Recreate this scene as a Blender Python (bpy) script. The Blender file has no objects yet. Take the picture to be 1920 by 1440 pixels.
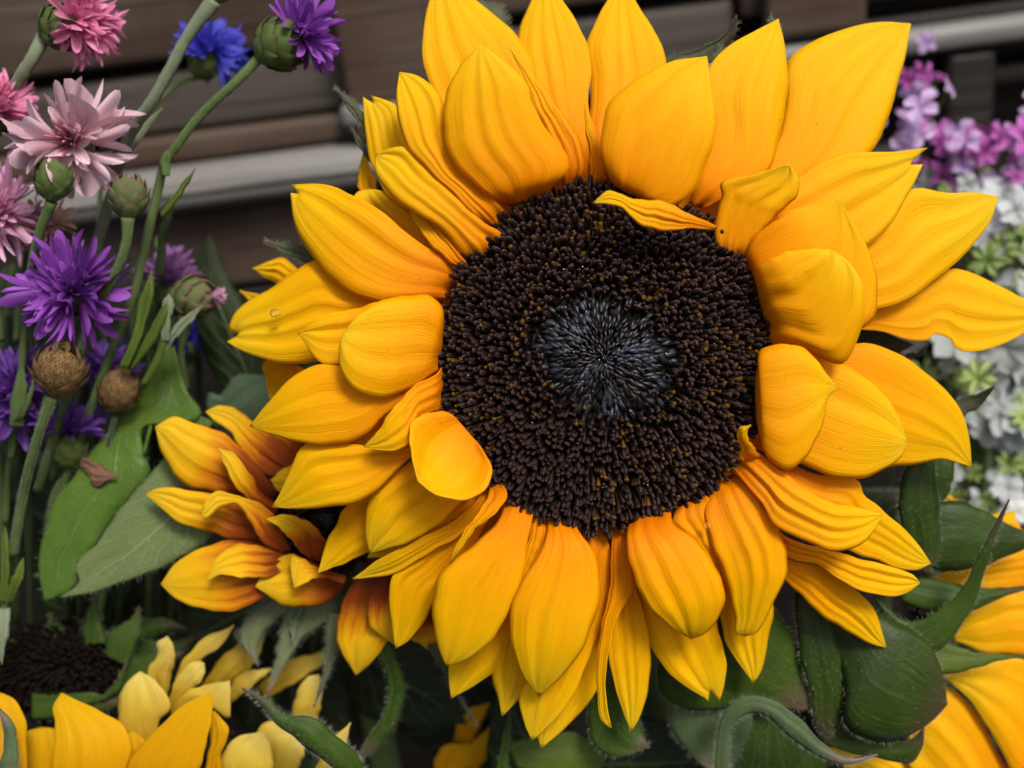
import bpy, math, random
import numpy as np
from mathutils import Vector, Matrix
random.seed(7); RNG = np.random.default_rng(7)
S = bpy.context.scene
COL = S.collection
# ------------------------------------------------------------------ camera
D = 0.257            # camera to the face of the big sunflower (m)
W = 0.24             # width of the picture at that distance (m)
PITCH, ROLL = math.radians(24), math.radians(7.5)
TARGET = np.array([0.0, 0.0, 0.46])
f_ = np.array([0, math.cos(PITCH), -math.sin(PITCH)])
r0 = np.array([1.0, 0, 0]); u0 = np.array([0, math.sin(PITCH), math.cos(PITCH)])
RT = math.cos(ROLL) * r0 - math.sin(ROLL) * u0
UP = math.cos(ROLL) * u0 + math.sin(ROLL) * r0
BK = -f_
CAMPOS = TARGET - f_ * D
cam = bpy.data.cameras.new('camera'); camo = bpy.data.objects.new('camera', cam); COL.objects.link(camo)
camo.matrix_world = Matrix(((RT[0], UP[0], BK[0], CAMPOS[0]), (RT[1], UP[1], BK[1], CAMPOS[1]), (RT[2], UP[2], BK[2], CAMPOS[2]), (0, 0, 0, 1)))
cam.sensor_width = 36; cam.lens = 36 * D / W
cam.clip_start = 0.005; cam.clip_end = 100
cam.dof.use_dof = True; cam.dof.focus_distance = D - 0.001; cam.dof.aperture_fstop = 7.0
S.camera = camo
# ------------------------------------------------------------------ sky, sun, exposure
w = bpy.data.worlds.new('World'); S.world = w; w.use_nodes = True
nt = w.node_tree; nt.nodes.clear()
sky = nt.nodes.new('ShaderNodeTexSky'); sky.sky_type = 'NISHITA'; sky.sun_disc = False
SUN_EL, SUN_AZ = math.radians(54), math.radians(146)    # azimuth from +Y clockwise: behind the camera, to its right
sky.sun_elevation = SUN_EL; sky.sun_rotation = SUN_AZ
sky.air_density = 1.0; sky.dust_density = 5.0; sky.ozone_density = 0.6
bg = nt.nodes.new('ShaderNodeBackground'); bg.inputs[1].default_value = 0.07
wo = nt.nodes.new('ShaderNodeOutputWorld')
nt.links.new(sky.outputs[0], bg.inputs[0]); nt.links.new(bg.outputs[0], wo.inputs[0])
sd = bpy.data.lights.new('sun', 'SUN'); sd.energy = 1.5; sd.angle = math.radians(16); sd.color = (1, 0.96, 0.9)
so = bpy.data.objects.new('sun', sd); COL.objects.link(so)
sdir = Vector((math.sin(SUN_AZ) * math.cos(SUN_EL), math.cos(SUN_AZ) * math.cos(SUN_EL), math.sin(SUN_EL)))
so.rotation_euler = sdir.to_track_quat('Z', 'Y').to_euler(); so.location = (0.3, -0.6, 1.5)
S.view_settings.view_transform = 'Standard'; S.view_settings.look = 'None'
S.view_settings.gamma = 1; S.view_settings.exposure = 0.9; S.view_settings.use_curve_mapping = False
S.render.engine = 'CYCLES'

# ------------------------------------------------------------------ pixel (1920 x 1440) + millimetres towards the camera -> world
PXM = W / 1920
def P(px, py, d=0.0):
    k = (D - np.asarray(d, float) * 0.001) / D
    x = (np.asarray(px, float) - 960) * PXM * k; y = (720 - np.asarray(py, float)) * PXM * k
    return (CAMPOS + x[..., None] * RT + y[..., None] * UP + (D * k)[..., None] * f_)
def cv(x, y, z):      # direction given in camera axes (right, up, towards camera) -> world
    return np.asarray(x)[..., None] * RT + np.asarray(y)[..., None] * UP + np.asarray(z)[..., None] * BK

# ------------------------------------------------------------------ materials
MATS = {}
class NB:
    def __init__(s, name):
        s.m = bpy.data.materials.new(name); s.m.use_nodes = True; s.t = s.m.node_tree; s.t.nodes.clear()
        MATS[name] = s.m
    def n(s, typ, **kw):
        o = s.t.nodes.new(typ)
        for k, v in kw.items():
            if k.startswith('i_'):
                key = k[2:]; key = int(key) if key.isdigit() else key.replace('_', ' ')
                s.put(o.inputs[key], v)
            else: setattr(o, k, v)
        return o
    def put(s, inp, v):
        if isinstance(v, bpy.types.NodeSocket): s.t.links.new(v, inp)
        else: inp.default_value = v
    def math(s, op, a, b=0.0):
        o = s.n('ShaderNodeMath', operation=op); s.put(o.inputs[0], a); s.put(o.inputs[1], b); return o.outputs[0]
    def mix(s, fac, a, b, typ='MIX'):
        o = s.n('ShaderNodeMix', data_type='RGBA', blend_type=typ); s.put(o.inputs[0], fac)
        s.put(o.inputs[6], a if isinstance(a, bpy.types.NodeSocket) else (*a, 1)); s.put(o.inputs[7], b if isinstance(b, bpy.types.NodeSocket) else (*b, 1))
        return o.outputs[2]
    def ramp(s, fac, stops):
        o = s.n('ShaderNodeValToRGB'); s.put(o.inputs[0], fac); e = o.color_ramp.elements
        while len(e) < len(stops): e.new(0.5)
        for el, (p, c) in zip(e, stops): el.position = p; el.color = (*c, 1) if len(c) == 3 else c
        return o.outputs[0]
    def uv(s): return s.n('ShaderNodeTexCoord').outputs['UV']
    def ob(s): return s.n('ShaderNodeTexCoord').outputs['Object']
    def sep(s, v): o = s.n('ShaderNodeSeparateXYZ'); s.put(o.inputs[0], v); return o.outputs
    def mapping(s, v, sc, loc=(0, 0, 0)):
        o = s.n('ShaderNodeMapping'); s.put(o.inputs[0], v); o.inputs['Scale'].default_value = sc; s.put(o.inputs['Location'], loc); return o.outputs[0]
    def noise(s, v, scale, detail=3, rough=.55, dist=0): 
        o = s.n('ShaderNodeTexNoise'); s.put(o.inputs['Vector'], v); o.inputs['Scale'].default_value = scale; o.inputs['Detail'].default_value = detail
        o.inputs['Roughness'].default_value = rough; o.inputs['Distortion'].default_value = dist; return o.outputs[0]
    def rnd(s): return s.n('ShaderNodeObjectInfo').outputs['Random']
    def bump(s, h, strength, dist=0.001):
        o = s.n('ShaderNodeBump'); s.put(o.inputs['Height'], h); o.inputs['Strength'].default_value = strength; o.inputs['Distance'].default_value = dist; return o.outputs[0]
    def out(s, sh): o = s.n('ShaderNodeOutputMaterial'); s.t.links.new(sh, o.inputs[0])
    def pr(s, col, rough=.5, normal=None, spec=.4, trans=0.0, tcol=None, **kw):
        b = s.n('ShaderNodeBsdfPrincipled'); s.put(b.inputs['Base Color'], col if isinstance(col, bpy.types.NodeSocket) else (*col, 1))
        s.put(b.inputs['Roughness'], rough); b.inputs['Specular IOR Level'].default_value = spec
        for k, v in kw.items(): s.put(b.inputs[k.replace('_', ' ')], v)
        if normal is not None: s.t.links.new(normal, b.inputs['Normal'])
        if trans:
            t = s.n('ShaderNodeBsdfTranslucent'); c = tcol if tcol is not None else col
            s.put(t.inputs[0], c if isinstance(c, bpy.types.NodeSocket) else (*c, 1))
            if normal is not None: s.t.links.new(normal, t.inputs['Normal'])
            m = s.n('ShaderNodeMixShader'); m.inputs[0].default_value = trans
            s.t.links.new(b.outputs[0], m.inputs[1]); s.t.links.new(t.outputs[0], m.inputs[2]); s.out(m.outputs[0])
        else: s.out(b.outputs[0])
        return s.m

def petal_mat(name, stops, tcol, trans=.27, vein=.55, rough=.55, streak=.30):
    b = NB(name); uv = b.uv(); r = b.rnd()
    off = b.n('ShaderNodeCombineXYZ'); b.put(off.inputs[0], b.math('MULTIPLY', r, 37.0)); b.put(off.inputs[1], b.math('MULTIPLY', r, 11.0))
    st = b.noise(b.mapping(uv, (17, .9, 1), off.outputs[0]), 1.0, 3, .5)
    fine = b.noise(b.mapping(uv, (110, 2.6, 1), off.outputs[0]), 1.0, 2, .5)
    blot = b.noise(b.mapping(uv, (3, 3, 1), off.outputs[0]), 1.0, 3)
    v = b.sep(uv)[1]
    vv = b.math('ADD', v, b.math('MULTIPLY', b.math('SUBTRACT', st, .5), streak))
    vv = b.math('ADD', vv, b.math('MULTIPLY', b.math('SUBTRACT', blot, .5), .25))
    vv = b.math('ADD', vv, b.math('MULTIPLY', b.math('SUBTRACT', r, .5), .16))
    c = b.ramp(vv, stops)
    c = b.mix(b.math('MULTIPLY', b.ramp(fine, [(.35, (1, 1, 1)), (.55, (0, 0, 0))]), .12), c, (0.62, 0.22, 0.0), 'MIX')
    # small blemishes
    sp = b.noise(b.mapping(uv, (9, 16, 1), off.outputs[0]), 1.0, 2)
    c = b.mix(b.math('MULTIPLY', b.ramp(sp, [(.735, (0, 0, 0)), (.77, (1, 1, 1))]), .55), c, (0.30, 0.10, 0.01))
    h = b.math('ADD', b.math('MULTIPLY', st, .55), b.math('MULTIPLY', fine, .40))
    nb = b.bump(h, vein, 0.0007)
    return b.pr(c, rough, nb, .12, trans, tcol)
petal_mat('petal_gold', [(0.0, (.76, .20, .0)), (.22, (.88, .32, .0)), (.5, (.90, .42, .0)), (.78, (.88, .51, .001)), (1, (.86, .58, .012))], (.95, .46, .0))
petal_mat('petal_bicolour', [(0.0, (.10, .012, .004)), (.3, (.26, .045, .004)), (.46, (.62, .22, .003)), (.62, (.80, .45, .006)), (1, (.78, .52, .02))], (.85, .42, .01), trans=.2, streak=.35)
petal_mat('petal_pale', [(0.0, (.55, .34, .02)), (.4, (.72, .50, .05)), (1, (.72, .60, .16))], (.7, .55, .06), trans=.25)
petal_mat('petal_shaded', [(0.0, (.55, .22, .001)), (.5, (.70, .36, .002)), (1, (.72, .43, .003))], (.8, .4, .003))  # gold petals made duller, the weaker light put into the colour

def green_mat(name, c1, c2, tipc=None, rough=.55, veins=0.0, trans=.12, spec=.35, sheen=.25, vcol=(.3, .38, .16)):
    b = NB(name); uv = b.uv(); o = b.ob(); r = b.rnd()
    n1 = b.noise(o, 90, 4); n2 = b.noise(o, 700, 3)
    c = b.mix(b.ramp(n1, [(.3, (0, 0, 0)), (.7, (1, 1, 1))]), c1, c2)
    c = b.mix(b.math('MULTIPLY', n2, .35), c, tuple(.45 * x for x in c1))
    h = b.math('MULTIPLY', n2, .6)
    s = b.sep(uv)
    if veins:
        a = b.math('ABSOLUTE', b.math('SUBTRACT', s[0], .5))
        ph = b.math('ADD', b.math('MULTIPLY', s[1], 7.0), b.math('MULTIPLY', a, -5.0))
        ph = b.math('ADD', ph, b.math('MULTIPLY', b.noise(uv, 5, 2), .8))
        ln = b.math('ABSOLUTE', b.math('SUBTRACT', b.math('FRACT', ph), .5))
        m1 = b.ramp(ln, [(0, (1, 1, 1)), (.07, (0, 0, 0))]); m2 = b.ramp(a, [(0.0, (1, 1, 1)), (.03, (0, 0, 0))])
        vo = b.n('ShaderNodeTexVoronoi', feature='DISTANCE_TO_EDGE'); b.put(vo.inputs['Vector'], b.mapping(uv, (7, 13, 1))); vo.inputs['Scale'].default_value = 1.6
        m3 = b.math('MULTIPLY', b.ramp(vo.outputs[0], [(0, (1, 1, 1)), (.06, (0, 0, 0))]), .5 if 'under' in name else .08)
        mk = b.math('MAXIMUM', b.math('MAXIMUM', m1, m2), m3)
        c = b.mix(b.math('MULTIPLY', mk, veins), c, vcol)
        h = b.math('ADD', h, b.math('MULTIPLY', mk, 1.2))
    else:
        ln = b.noise(b.mapping(uv, (22, 1.2, 1)), 1.0, 3); h = b.math('ADD', h, b.math('MULTIPLY', ln, 1.0 if 'stem' in name else .35))
        c = b.mix(b.math('MULTIPLY', b.ramp(ln, [(.5, (0, 0, 0)), (.75, (1, 1, 1))]), .3 if 'stem' in name else .10), c, vcol)
    if tipc is not None:
        f = b.math('ADD', s[1], b.math('MULTIPLY', b.math('SUBTRACT', n1, .5), .4))
        c = b.mix(b.ramp(f, [(.70, (0, 0, 0)), (.97, (1, 1, 1))]), c, tipc)
    if 'brown' in name: c = b.mix(b.ramp(b.noise(uv, 6, 4, .7), [(.42, (0, 0, 0)), (.62, (1, 1, 1))]), c, (.055, .026, .012)); c = b.mix(b.ramp(b.noise(uv, 11, 2), [(.62, (0, 0, 0)), (.7, (1, 1, 1))]), c, (.50, .38, .2))
    return b.pr(c, rough, b.bump(h, .5, 0.0006), spec * .6, trans, None, Sheen_Weight=sheen * .12)
green_mat('bract_green', (0.0275, 0.0590, 0.0050), (0.0562, 0.1040, 0.0085), (0.0950, 0.0600, 0.0390), rough=.5)
green_mat('bract_dark', (0.0163, 0.0380, 0.0030), (0.0350, 0.0700, 0.0050), (0.0570, 0.0400, 0.0195), rough=.45)
green_mat('bract_grey', (0.109, 0.136, 0.058), (0.168, 0.200, 0.095), (.16, .11, .10), sheen=.4)
green_mat('bract_purple', (.06, .075, .035), (.10, .11, .05), (.085, .05, .05), sheen=.4)
green_mat('bract_blue', (0.0625, 0.1040, 0.0406), (0.1050, 0.1520, 0.0581), (.22, .16, .15), sheen=.5)
green_mat('leaf_top', (0.0500, 0.1110, 0.0105), (0.0950, 0.1700, 0.0150), veins=.22, rough=.4)
green_mat('leaf_under', (0.109, 0.160, 0.048), (0.151, 0.200, 0.064), veins=.5, rough=.65, vcol=(.30, .36, .20))
green_mat('leaf_dark_shade', (0.009, 0.018, 0.003), (0.017, 0.029, 0.005), veins=.2, rough=.5)  # dark leaf green that also carries the shade of the hollow
green_mat('leaf_teal', (0.059, 0.105, 0.056), (0.081, 0.126, 0.067), veins=.2, rough=.6)
green_mat('leaf_thin', (0.0525, 0.0960, 0.0095), (0.1150, 0.1600, 0.0190), rough=.5)
green_mat('stem_green', (0.055, 0.105, 0.024), (0.118, 0.165, 0.047), rough=.6, sheen=.5, vcol=(.32, .38, .26))
green_mat('stem_pale', (0.161, 0.204, 0.115), (0.241, 0.281, 0.176), rough=.7, sheen=.6, vcol=(.42, .46, .36))
green_mat('stem_dark_shade', (0.009, 0.018, 0.004), (0.017, 0.030, 0.006), rough=.6, sheen=.2)  # stem green with the hollow's shade put into the colour
green_mat('scale_green', (0.084, 0.152, 0.032), (0.168, 0.224, 0.058), (.13, .055, .05), rough=.45)
green_mat('scale_pink', (.10, .16, .05), (.20, .20, .08), (.26, .05, .09), rough=.45)
green_mat('scale_brown', (.22, .12, .035), (.38, .24, .09), (.10, .05, .025), rough=.55, vcol=(.5, .36, .17))

def bloom_mat(name, c0, c1, trans=.3, tip=None):
    b = NB(name); uv = b.uv(); s = b.sep(uv); r = b.rnd()
    ln = b.noise(b.mapping(uv, (40, 2, 1)), 1.0, 3)
    c = b.mix(b.math('ADD', s[1], b.math('MULTIPLY', b.math('SUBTRACT', r, .5), .5)), c0, c1)
    c = b.mix(b.math('MULTIPLY', b.ramp(ln, [(.45, (0, 0, 0)), (.7, (1, 1, 1))]), .35), c, tuple(x * .6 for x in c0))
    hs = b.n('ShaderNodeHueSaturation'); b.put(hs.inputs['Value'], b.math('ADD', .8, b.math('MULTIPLY', r, .4))); b.put(hs.inputs['Color'], c)
    return b.pr(hs.outputs[0], .5, b.bump(ln, .3, 0.0004), .3, trans, None)
bloom_mat('bloom_pink', (.66, .13, .32), (.84, .32, .52)); bloom_mat('bloom_blush', (.64, .28, .36), (.84, .64, .70))
bloom_mat('bloom_pale', (.58, .26, .42), (.75, .45, .62)); bloom_mat('bloom_tan', (.42, .22, .14), (.58, .38, .27))
bloom_mat('bloom_purple', (.19, .030, .34), (.34, .095, .52)); bloom_mat('bloom_violet', (.10, .035, .28), (.24, .09, .46))
bloom_mat('bloom_blue', (.05, .05, .52), (.13, .13, .72)); bloom_mat('bloom_mauve', (.20, .075, .26), (.36, .17, .42))
bloom_mat('bloom_magenta', (.28, .03, .22), (.52, .16, .50)); bloom_mat('bloom_lilac', (.48, .28, .60), (.70, .55, .80))
bloom_mat('bloom_white', (.46, .52, .46), (.70, .73, .78)); bloom_mat('bloom_lime', (.22, .36, .07), (.40, .50, .18))
bloom_mat('stamen_dark', (.10, .02, .10), (.16, .04, .18), 0.0); bloom_mat('stamen_rose', (.30, .06, .12), (.52, .16, .22), 0.0)

def simple(name, col, rough=.5, **kw): b = NB(name); return b.pr(col, rough, None, kw.pop('spec', .4), **kw)
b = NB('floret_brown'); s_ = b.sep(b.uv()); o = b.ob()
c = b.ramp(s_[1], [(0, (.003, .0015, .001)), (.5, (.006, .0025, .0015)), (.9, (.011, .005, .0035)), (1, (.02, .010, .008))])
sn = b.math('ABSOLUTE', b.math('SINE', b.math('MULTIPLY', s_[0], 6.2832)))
sheen_rim = b.math('MULTIPLY', b.ramp(sn, [(.80, (0, 0, 0)), (.97, (1, 1, 1))]), b.ramp(s_[1], [(.3, (0, 0, 0)), (.75, (1, 1, 1))]))  # edge sheen of the tubes painted as pale side bands
c = b.mix(b.math('MULTIPLY', sheen_rim, .75), c, (.115, .064, .054))
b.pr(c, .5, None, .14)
b = NB('floret_inner'); s_ = b.sep(b.uv()); o = b.ob()
blue_sheen = b.ramp(b.noise(o, 160, 3), [(.47, (0, 0, 0)), (.64, (1, 1, 1))])       # greyish-blue bud colour and sky sheen, both painted in patches
c = b.mix(b.math('MULTIPLY', blue_sheen, b.ramp(s_[1], [(.2, (0, 0, 0)), (.8, (1, 1, 1))])), (.005, .0035, .003), (.030, .037, .054))
b.pr(c, .42, None, .4)
simple('floret_yellow', (.10, .045, .003), .5, spec=.2); simple('disc_dark', (.010, .006, .004), .8); simple('pollen', (.8, .78, .72), .3)
simple('disc_faded', (.008, .005, .003), .9, spec=.1); simple('hair_pale', (.26, .30, .22), .6, spec=.2); simple('brown_scar', (.14, .07, .04), .8)
b = NB('water'); b.pr((1, 1, 1), .02, None, .5, Transmission_Weight=1.0, IOR=1.33)

def wood_mat(name, c1, c2, c3):
    b = NB(name); o = b.ob(); r = b.rnd()
    off = b.n('ShaderNodeCombineXYZ'); b.put(off.inputs[0], b.math('MULTIPLY', r, 9.0)); b.put(off.inputs[2], b.math('MULTIPLY', r, 5.0))
    g = b.noise(b.mapping(o, (4, 60, 60), off.outputs[0]), 1.0, 5, .6, .6)
    g2 = b.noise(b.mapping(o, (9, 260, 260), off.outputs[0]), 1.0, 3)
    bl = b.noise(b.mapping(o, (14, 22, 22), off.outputs[0]), 1.0, 4)
    c = b.mix(b.ramp(g, [(.3, (0, 0, 0)), (.7, (1, 1, 1))]), c1, c2)
    c = b.mix(b.ramp(bl, [(.45, (0, 0, 0)), (.68, (1, 1, 1))]), c, c3)
    c = b.mix(b.math('MULTIPLY', b.ramp(g2, [(.55, (0, 0, 0)), (.7, (1, 1, 1))]), .5), c, tuple(.4 * x for x in c1))
    return b.pr(c, b.ramp(bl, [(.3, (.45,) * 3), (.7, (.7,) * 3)]), b.bump(b.math('ADD', g, g2), .6, 0.0012), .35)
wood_mat('wood_brown', (0.038, 0.024, 0.016), (0.070, 0.046, 0.031), (0.091, 0.063, 0.048))
wood_mat('wood_grey', (0.052, 0.044, 0.035), (0.091, 0.078, 0.063), (0.070, 0.056, 0.045))
wood_mat('wood_pale_lit', (0.160, 0.156, 0.144), (0.256, 0.252, 0.234), (0.192, 0.176, 0.156))  # pale tone includes the light caught by the protruding rails
wood_mat('wood_red', (0.049, 0.028, 0.018), (0.081, 0.053, 0.036), (0.091, 0.066, 0.049))
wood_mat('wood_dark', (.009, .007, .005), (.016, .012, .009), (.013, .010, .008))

# ------------------------------------------------------------------ object helpers
def tag(o, label, cat, group=None):
    o['label'] = label; o['category'] = cat
    if group: o['group'] = group
    return o
def thing(name, label, cat, loc, group=None):
    o = bpy.data.objects.new(name, None); COL.objects.link(o); o.location = [float(v) for v in loc]; o.empty_display_size = .01
    return tag(o, label, cat, group)
def wloc(o):
    v = np.zeros(3)
    while o is not None: v = v + np.array(o.location); o = o.parent
    return v
def mesh_obj(name, V, F, mat, parent=None, UV=None, smooth=True, origin=None, solid=0.0):
    """V in world metres; origin is the object's own origin (world)."""
    V = np.asarray(V, float).reshape(-1, 3)
    base = wloc(parent) if parent is not None else np.zeros(3)
    if origin is None: origin = V.mean(0)
    me = bpy.data.meshes.new(name); me.from_pydata((V - origin).tolist(), [], F if isinstance(F, list) else F.tolist())
    if smooth: me.polygons.foreach_set('use_smooth', [True] * len(me.polygons))
    if UV is not None:
        ul = me.uv_layers.new(name='UVMap'); li = np.empty(len(me.loops), int); me.loops.foreach_get('vertex_index', li)
        ul.data.foreach_set('uv', np.asarray(UV, float)[li].ravel())
    me.materials.append(MATS[mat]); me.update()
    o = bpy.data.objects.new(name, me); COL.objects.link(o)
    o.parent = parent; o.location = [float(v) for v in (origin - base)]
    if solid:
        m = o.modifiers.new('thickness', 'SOLIDIFY'); m.thickness = solid; m.offset = 0; m.use_rim = True
    return o
def grid_faces(a, b, wrap=False):
    i, j = np.meshgrid(np.arange(a - 1), np.arange(b if wrap else b - 1), indexing='ij'); j2 = (j + 1) % b
    return np.stack([i * b + j, i * b + j2, (i + 1) * b + j2, (i + 1) * b + j], -1).reshape(-1, 4)
def spline(pts, n):
    p = np.asarray(pts, float)
    if len(p) == 2: t = np.linspace(0, 1, n)[:, None]; return p[0] * (1 - t) + p[1] * t
    seg = np.sqrt(np.linalg.norm(np.diff(p, axis=0), axis=1)) + 1e-6
    # arc-length resampled centripetal Catmull-Rom
    q = np.vstack([2 * p[0] - p[1], p, 2 * p[-1] - p[-2]]); out = []
    for k in range(len(p) - 1):
        P0, P1, P2, P3 = q[k:k + 4]
        t0 = 0; t1 = t0 + math.sqrt(np.linalg.norm(P1 - P0)) + 1e-6; t2 = t1 + math.sqrt(np.linalg.norm(P2 - P1)) + 1e-6; t3 = t2 + math.sqrt(np.linalg.norm(P3 - P2)) + 1e-6
        t = np.linspace(t1, t2, 12, endpoint=False)[:, None]
        A1 = (t1 - t) / (t1 - t0) * P0 + (t - t0) / (t1 - t0) * P1; A2 = (t2 - t) / (t2 - t1) * P1 + (t - t1) / (t2 - t1) * P2; A3 = (t3 - t) / (t3 - t2) * P2 + (t - t2) / (t3 - t2) * P3
        B1 = (t2 - t) / (t2 - t0) * A1 + (t - t0) / (t2 - t0) * A2; B2 = (t3 - t) / (t3 - t1) * A2 + (t - t1) / (t3 - t1) * A3
        out.append((t2 - t) / (t2 - t1) * B1 + (t - t1) / (t2 - t1) * B2)
    c = np.vstack(out + [p[-1:]]); s = np.r_[0, np.cumsum(np.linalg.norm(np.diff(c, axis=0), axis=1))]
    ti = np.linspace(0, s[-1], n)
    return np.stack([np.interp(ti, s, c[:, k]) for k in range(c.shape[1])], -1)

def blade(parent, A, B, tip, z=0, db=None, dt=None, cup=2.5, ridge=.62, wave=.6, mat='petal_gold', name='petal', nt_=34, nu=17, k=None, crease=0.0, solid=.0003, hairs=0, seed=None, fold=0.0, plunge=0.0):
    """A petal, bract or leaf: edges A and B (pixels, base to tip), z / db / dt = depth (mm towards camera) at middle, base, tip."""
    rg = np.random.default_rng(seed if seed is not None else 7)
    notch = None
    if hasattr(tip[0], '__len__'): notch = tip; tip = ((tip[0][0] + tip[1][0]) / 2, (tip[0][1] + tip[1][1]) / 2)
    db = z * .4 if db is None else db; dt = z if dt is None else dt
    a = np.array(A[-1], float); bb = np.array(B[-1], float); tp = np.array(tip, float)
    ea = spline(list(A) + [notch[0] if notch else tip], nt_); eb = spline(list(B) + [notch[1] if notch else tip], nt_)
    tj = np.linspace(0, 1, nt_)[:, None]; fr_ = np.sin(np.pi * tj)
    for e_ in (ea, eb):      # slightly uneven margins
        tv_ = np.gradient(e_, axis=0); nv_ = np.c_[-tv_[:, 1], tv_[:, 0]] / (np.linalg.norm(tv_, axis=1)[:, None] + 1e-6)
        e_ += nv_ * fr_ * (1.3 * np.sin(tj * rg.uniform(14, 22) + rg.uniform(0, 6)) + .9 * np.sin(tj * rg.uniform(30, 48) + rg.uniform(0, 6))) * (1 if name in ('petal', 'bract') else .8)
    ax = eb[-2] - ea[-2]; ax = ax / (np.linalg.norm(ax) + 1e-6); 
    if not notch: ea[-1] = tp - ax * .8; eb[-1] = tp + ax * .8
    t = np.linspace(0, 1, nt_)[:, None]; u = np.linspace(0, 1, nu)[None, :]
    xy = ea[:, None, :] * (1 - u[..., None]) + eb[:, None, :] * u[..., None]
    if notch:
        dv = (ea[0] + eb[0]) / 2 - tp; dv /= np.linalg.norm(dv); sm_ = np.clip((t - .86) / .14, 0, 1) ** 2
        xy = xy + dv * (np.linalg.norm(np.subtract(*notch)) * 1.1 * (1 - np.abs(2 * u - 1) ** 1.2) * sm_)[..., None]
    dd = db * (1 - t) * (1 - 2 * t) + z * 4 * t * (1 - t) + dt * t * (2 * t - 1)
    if plunge: dd = dd - plunge * np.exp(-(t / .06) ** 1.5) * (1 + .25 * np.cos(9 * u))
    wid = np.linalg.norm(ea - eb, axis=1)[:, None] * PXM * 1000; win = np.clip(wid / (wid.max() + 1e-6), 0, 1)
    prof = .45 * cup * (1 - np.abs(2 * u - 1) ** 2.4) * win
    kk = k if k is not None else rg.uniform(2.2, 3.6); ph = rg.uniform(0, 6.28)
    g1, g2 = .34 + .05 * np.sin(ph), .67 + .05 * np.cos(ph * 1.7)
    gw = .035 + .02 * np.sin(2.5 * t + ph)
    ridge = ridge * (1.45 if name == 'petal' else 1)
    rid = ridge * win * (-1.0 * np.exp(-((u - g1) / (gw + .03)) ** 2) - .9 * np.exp(-((u - g2 + .03 * np.sin(3 * t)) / (gw + .035)) ** 2) + .35 * np.cos(2 * np.pi * kk * 1.4 * (u - .5) + ph + .9 * np.sin(2.2 * t + ph)) + .16 * np.cos(2 * np.pi * kk * 3.4 * (u - .5) + 2 * ph + 1.5 * np.sin(2.0 * t)))
    wv = wave * win * (np.abs(2 * u - 1) ** 2.5) * np.sin(t * rg.uniform(5, 9) + ph + (u > .5) * 2.0)
    cr = -crease * win * np.exp(-((u - .5 - .04 * np.sin(3 * t + ph)) / .05) ** 2)
    fold = fold + rg.uniform(-1.6, 1.6) * (cup > 1.8) * (name == 'petal'); lump = .6 * win * np.sin(4.1 * t + 5 * u + ph) * np.sin(3.3 * u - 2 * t + ph * 2)
    fl = fold * win * (u - .5)
    dep = dd + prof + rid + wv + cr + lump + fl
    V = P(xy[..., 0], xy[..., 1], dep); UVs = np.stack(np.broadcast_arrays(u, t), -1).reshape(-1, 2)
    o = mesh_obj(name, V, grid_faces(nt_, nu), mat, parent, UVs, origin=V[0, nu // 2].copy(), solid=solid)
    if hairs: add_hairs(o, V, hairs, rg)
    return o
def add_hairs(o, V, n, rg, length=.0016, edge=.55):
    nt_, nu = V.shape[:2]
    i = rg.integers(1, nt_ - 2, n); j = rg.integers(0, nu - 1, n); e = rg.random(n) < edge; j[e] = np.where(rg.random(e.sum()) < .5, 0, nu - 1)
    p = V[i, j] + (V[i + 1, j] - V[i, j]) * rg.random(n)[:, None]
    tv = V[i + 1, j] - V[i, j]; cvv = V[i, np.minimum(j + 1, nu - 1)] - V[i, np.maximum(j - 1, 0)]
    nn = np.cross(tv, cvv); nn /= np.linalg.norm(nn, axis=1)[:, None] + 1e-12; nn *= np.sign((nn @ BK))[:, None]
    out = np.where(j == 0, -1.0, np.where(j == nu - 1, 1.0, 0.0))[:, None] * cvv / (np.linalg.norm(cvv, axis=1)[:, None] + 1e-9)
    dr = nn * .7 + out + tv / (np.linalg.norm(tv, axis=1)[:, None] + 1e-9) * .5 + rg.normal(0, .3, (n, 3)); dr /= np.linalg.norm(dr, axis=1)[:, None]
    L = length * rg.uniform(.5, 1.2, n)[:, None]; sd_ = np.cross(dr, BK); sd_ /= np.linalg.norm(sd_, axis=1)[:, None] + 1e-9; hw = .000022
    Vh = np.stack([p - sd_ * hw, p + sd_ * hw, p + dr * L * .6 + sd_ * hw * .6 , p + dr * L], 1).reshape(-1, 3)
    F = [(4 * q, 4 * q + 1, 4 * q + 2) for q in range(n)] + [(4 * q, 4 * q + 2, 4 * q + 3) for q in range(n)]
    h = mesh_obj('hairs', Vh, F, 'hair_pale', o if o.parent is not None and o.parent.parent is None else o.parent, smooth=False, origin=wloc(o)); h['kind'] = 'stuff'
    return h
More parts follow.
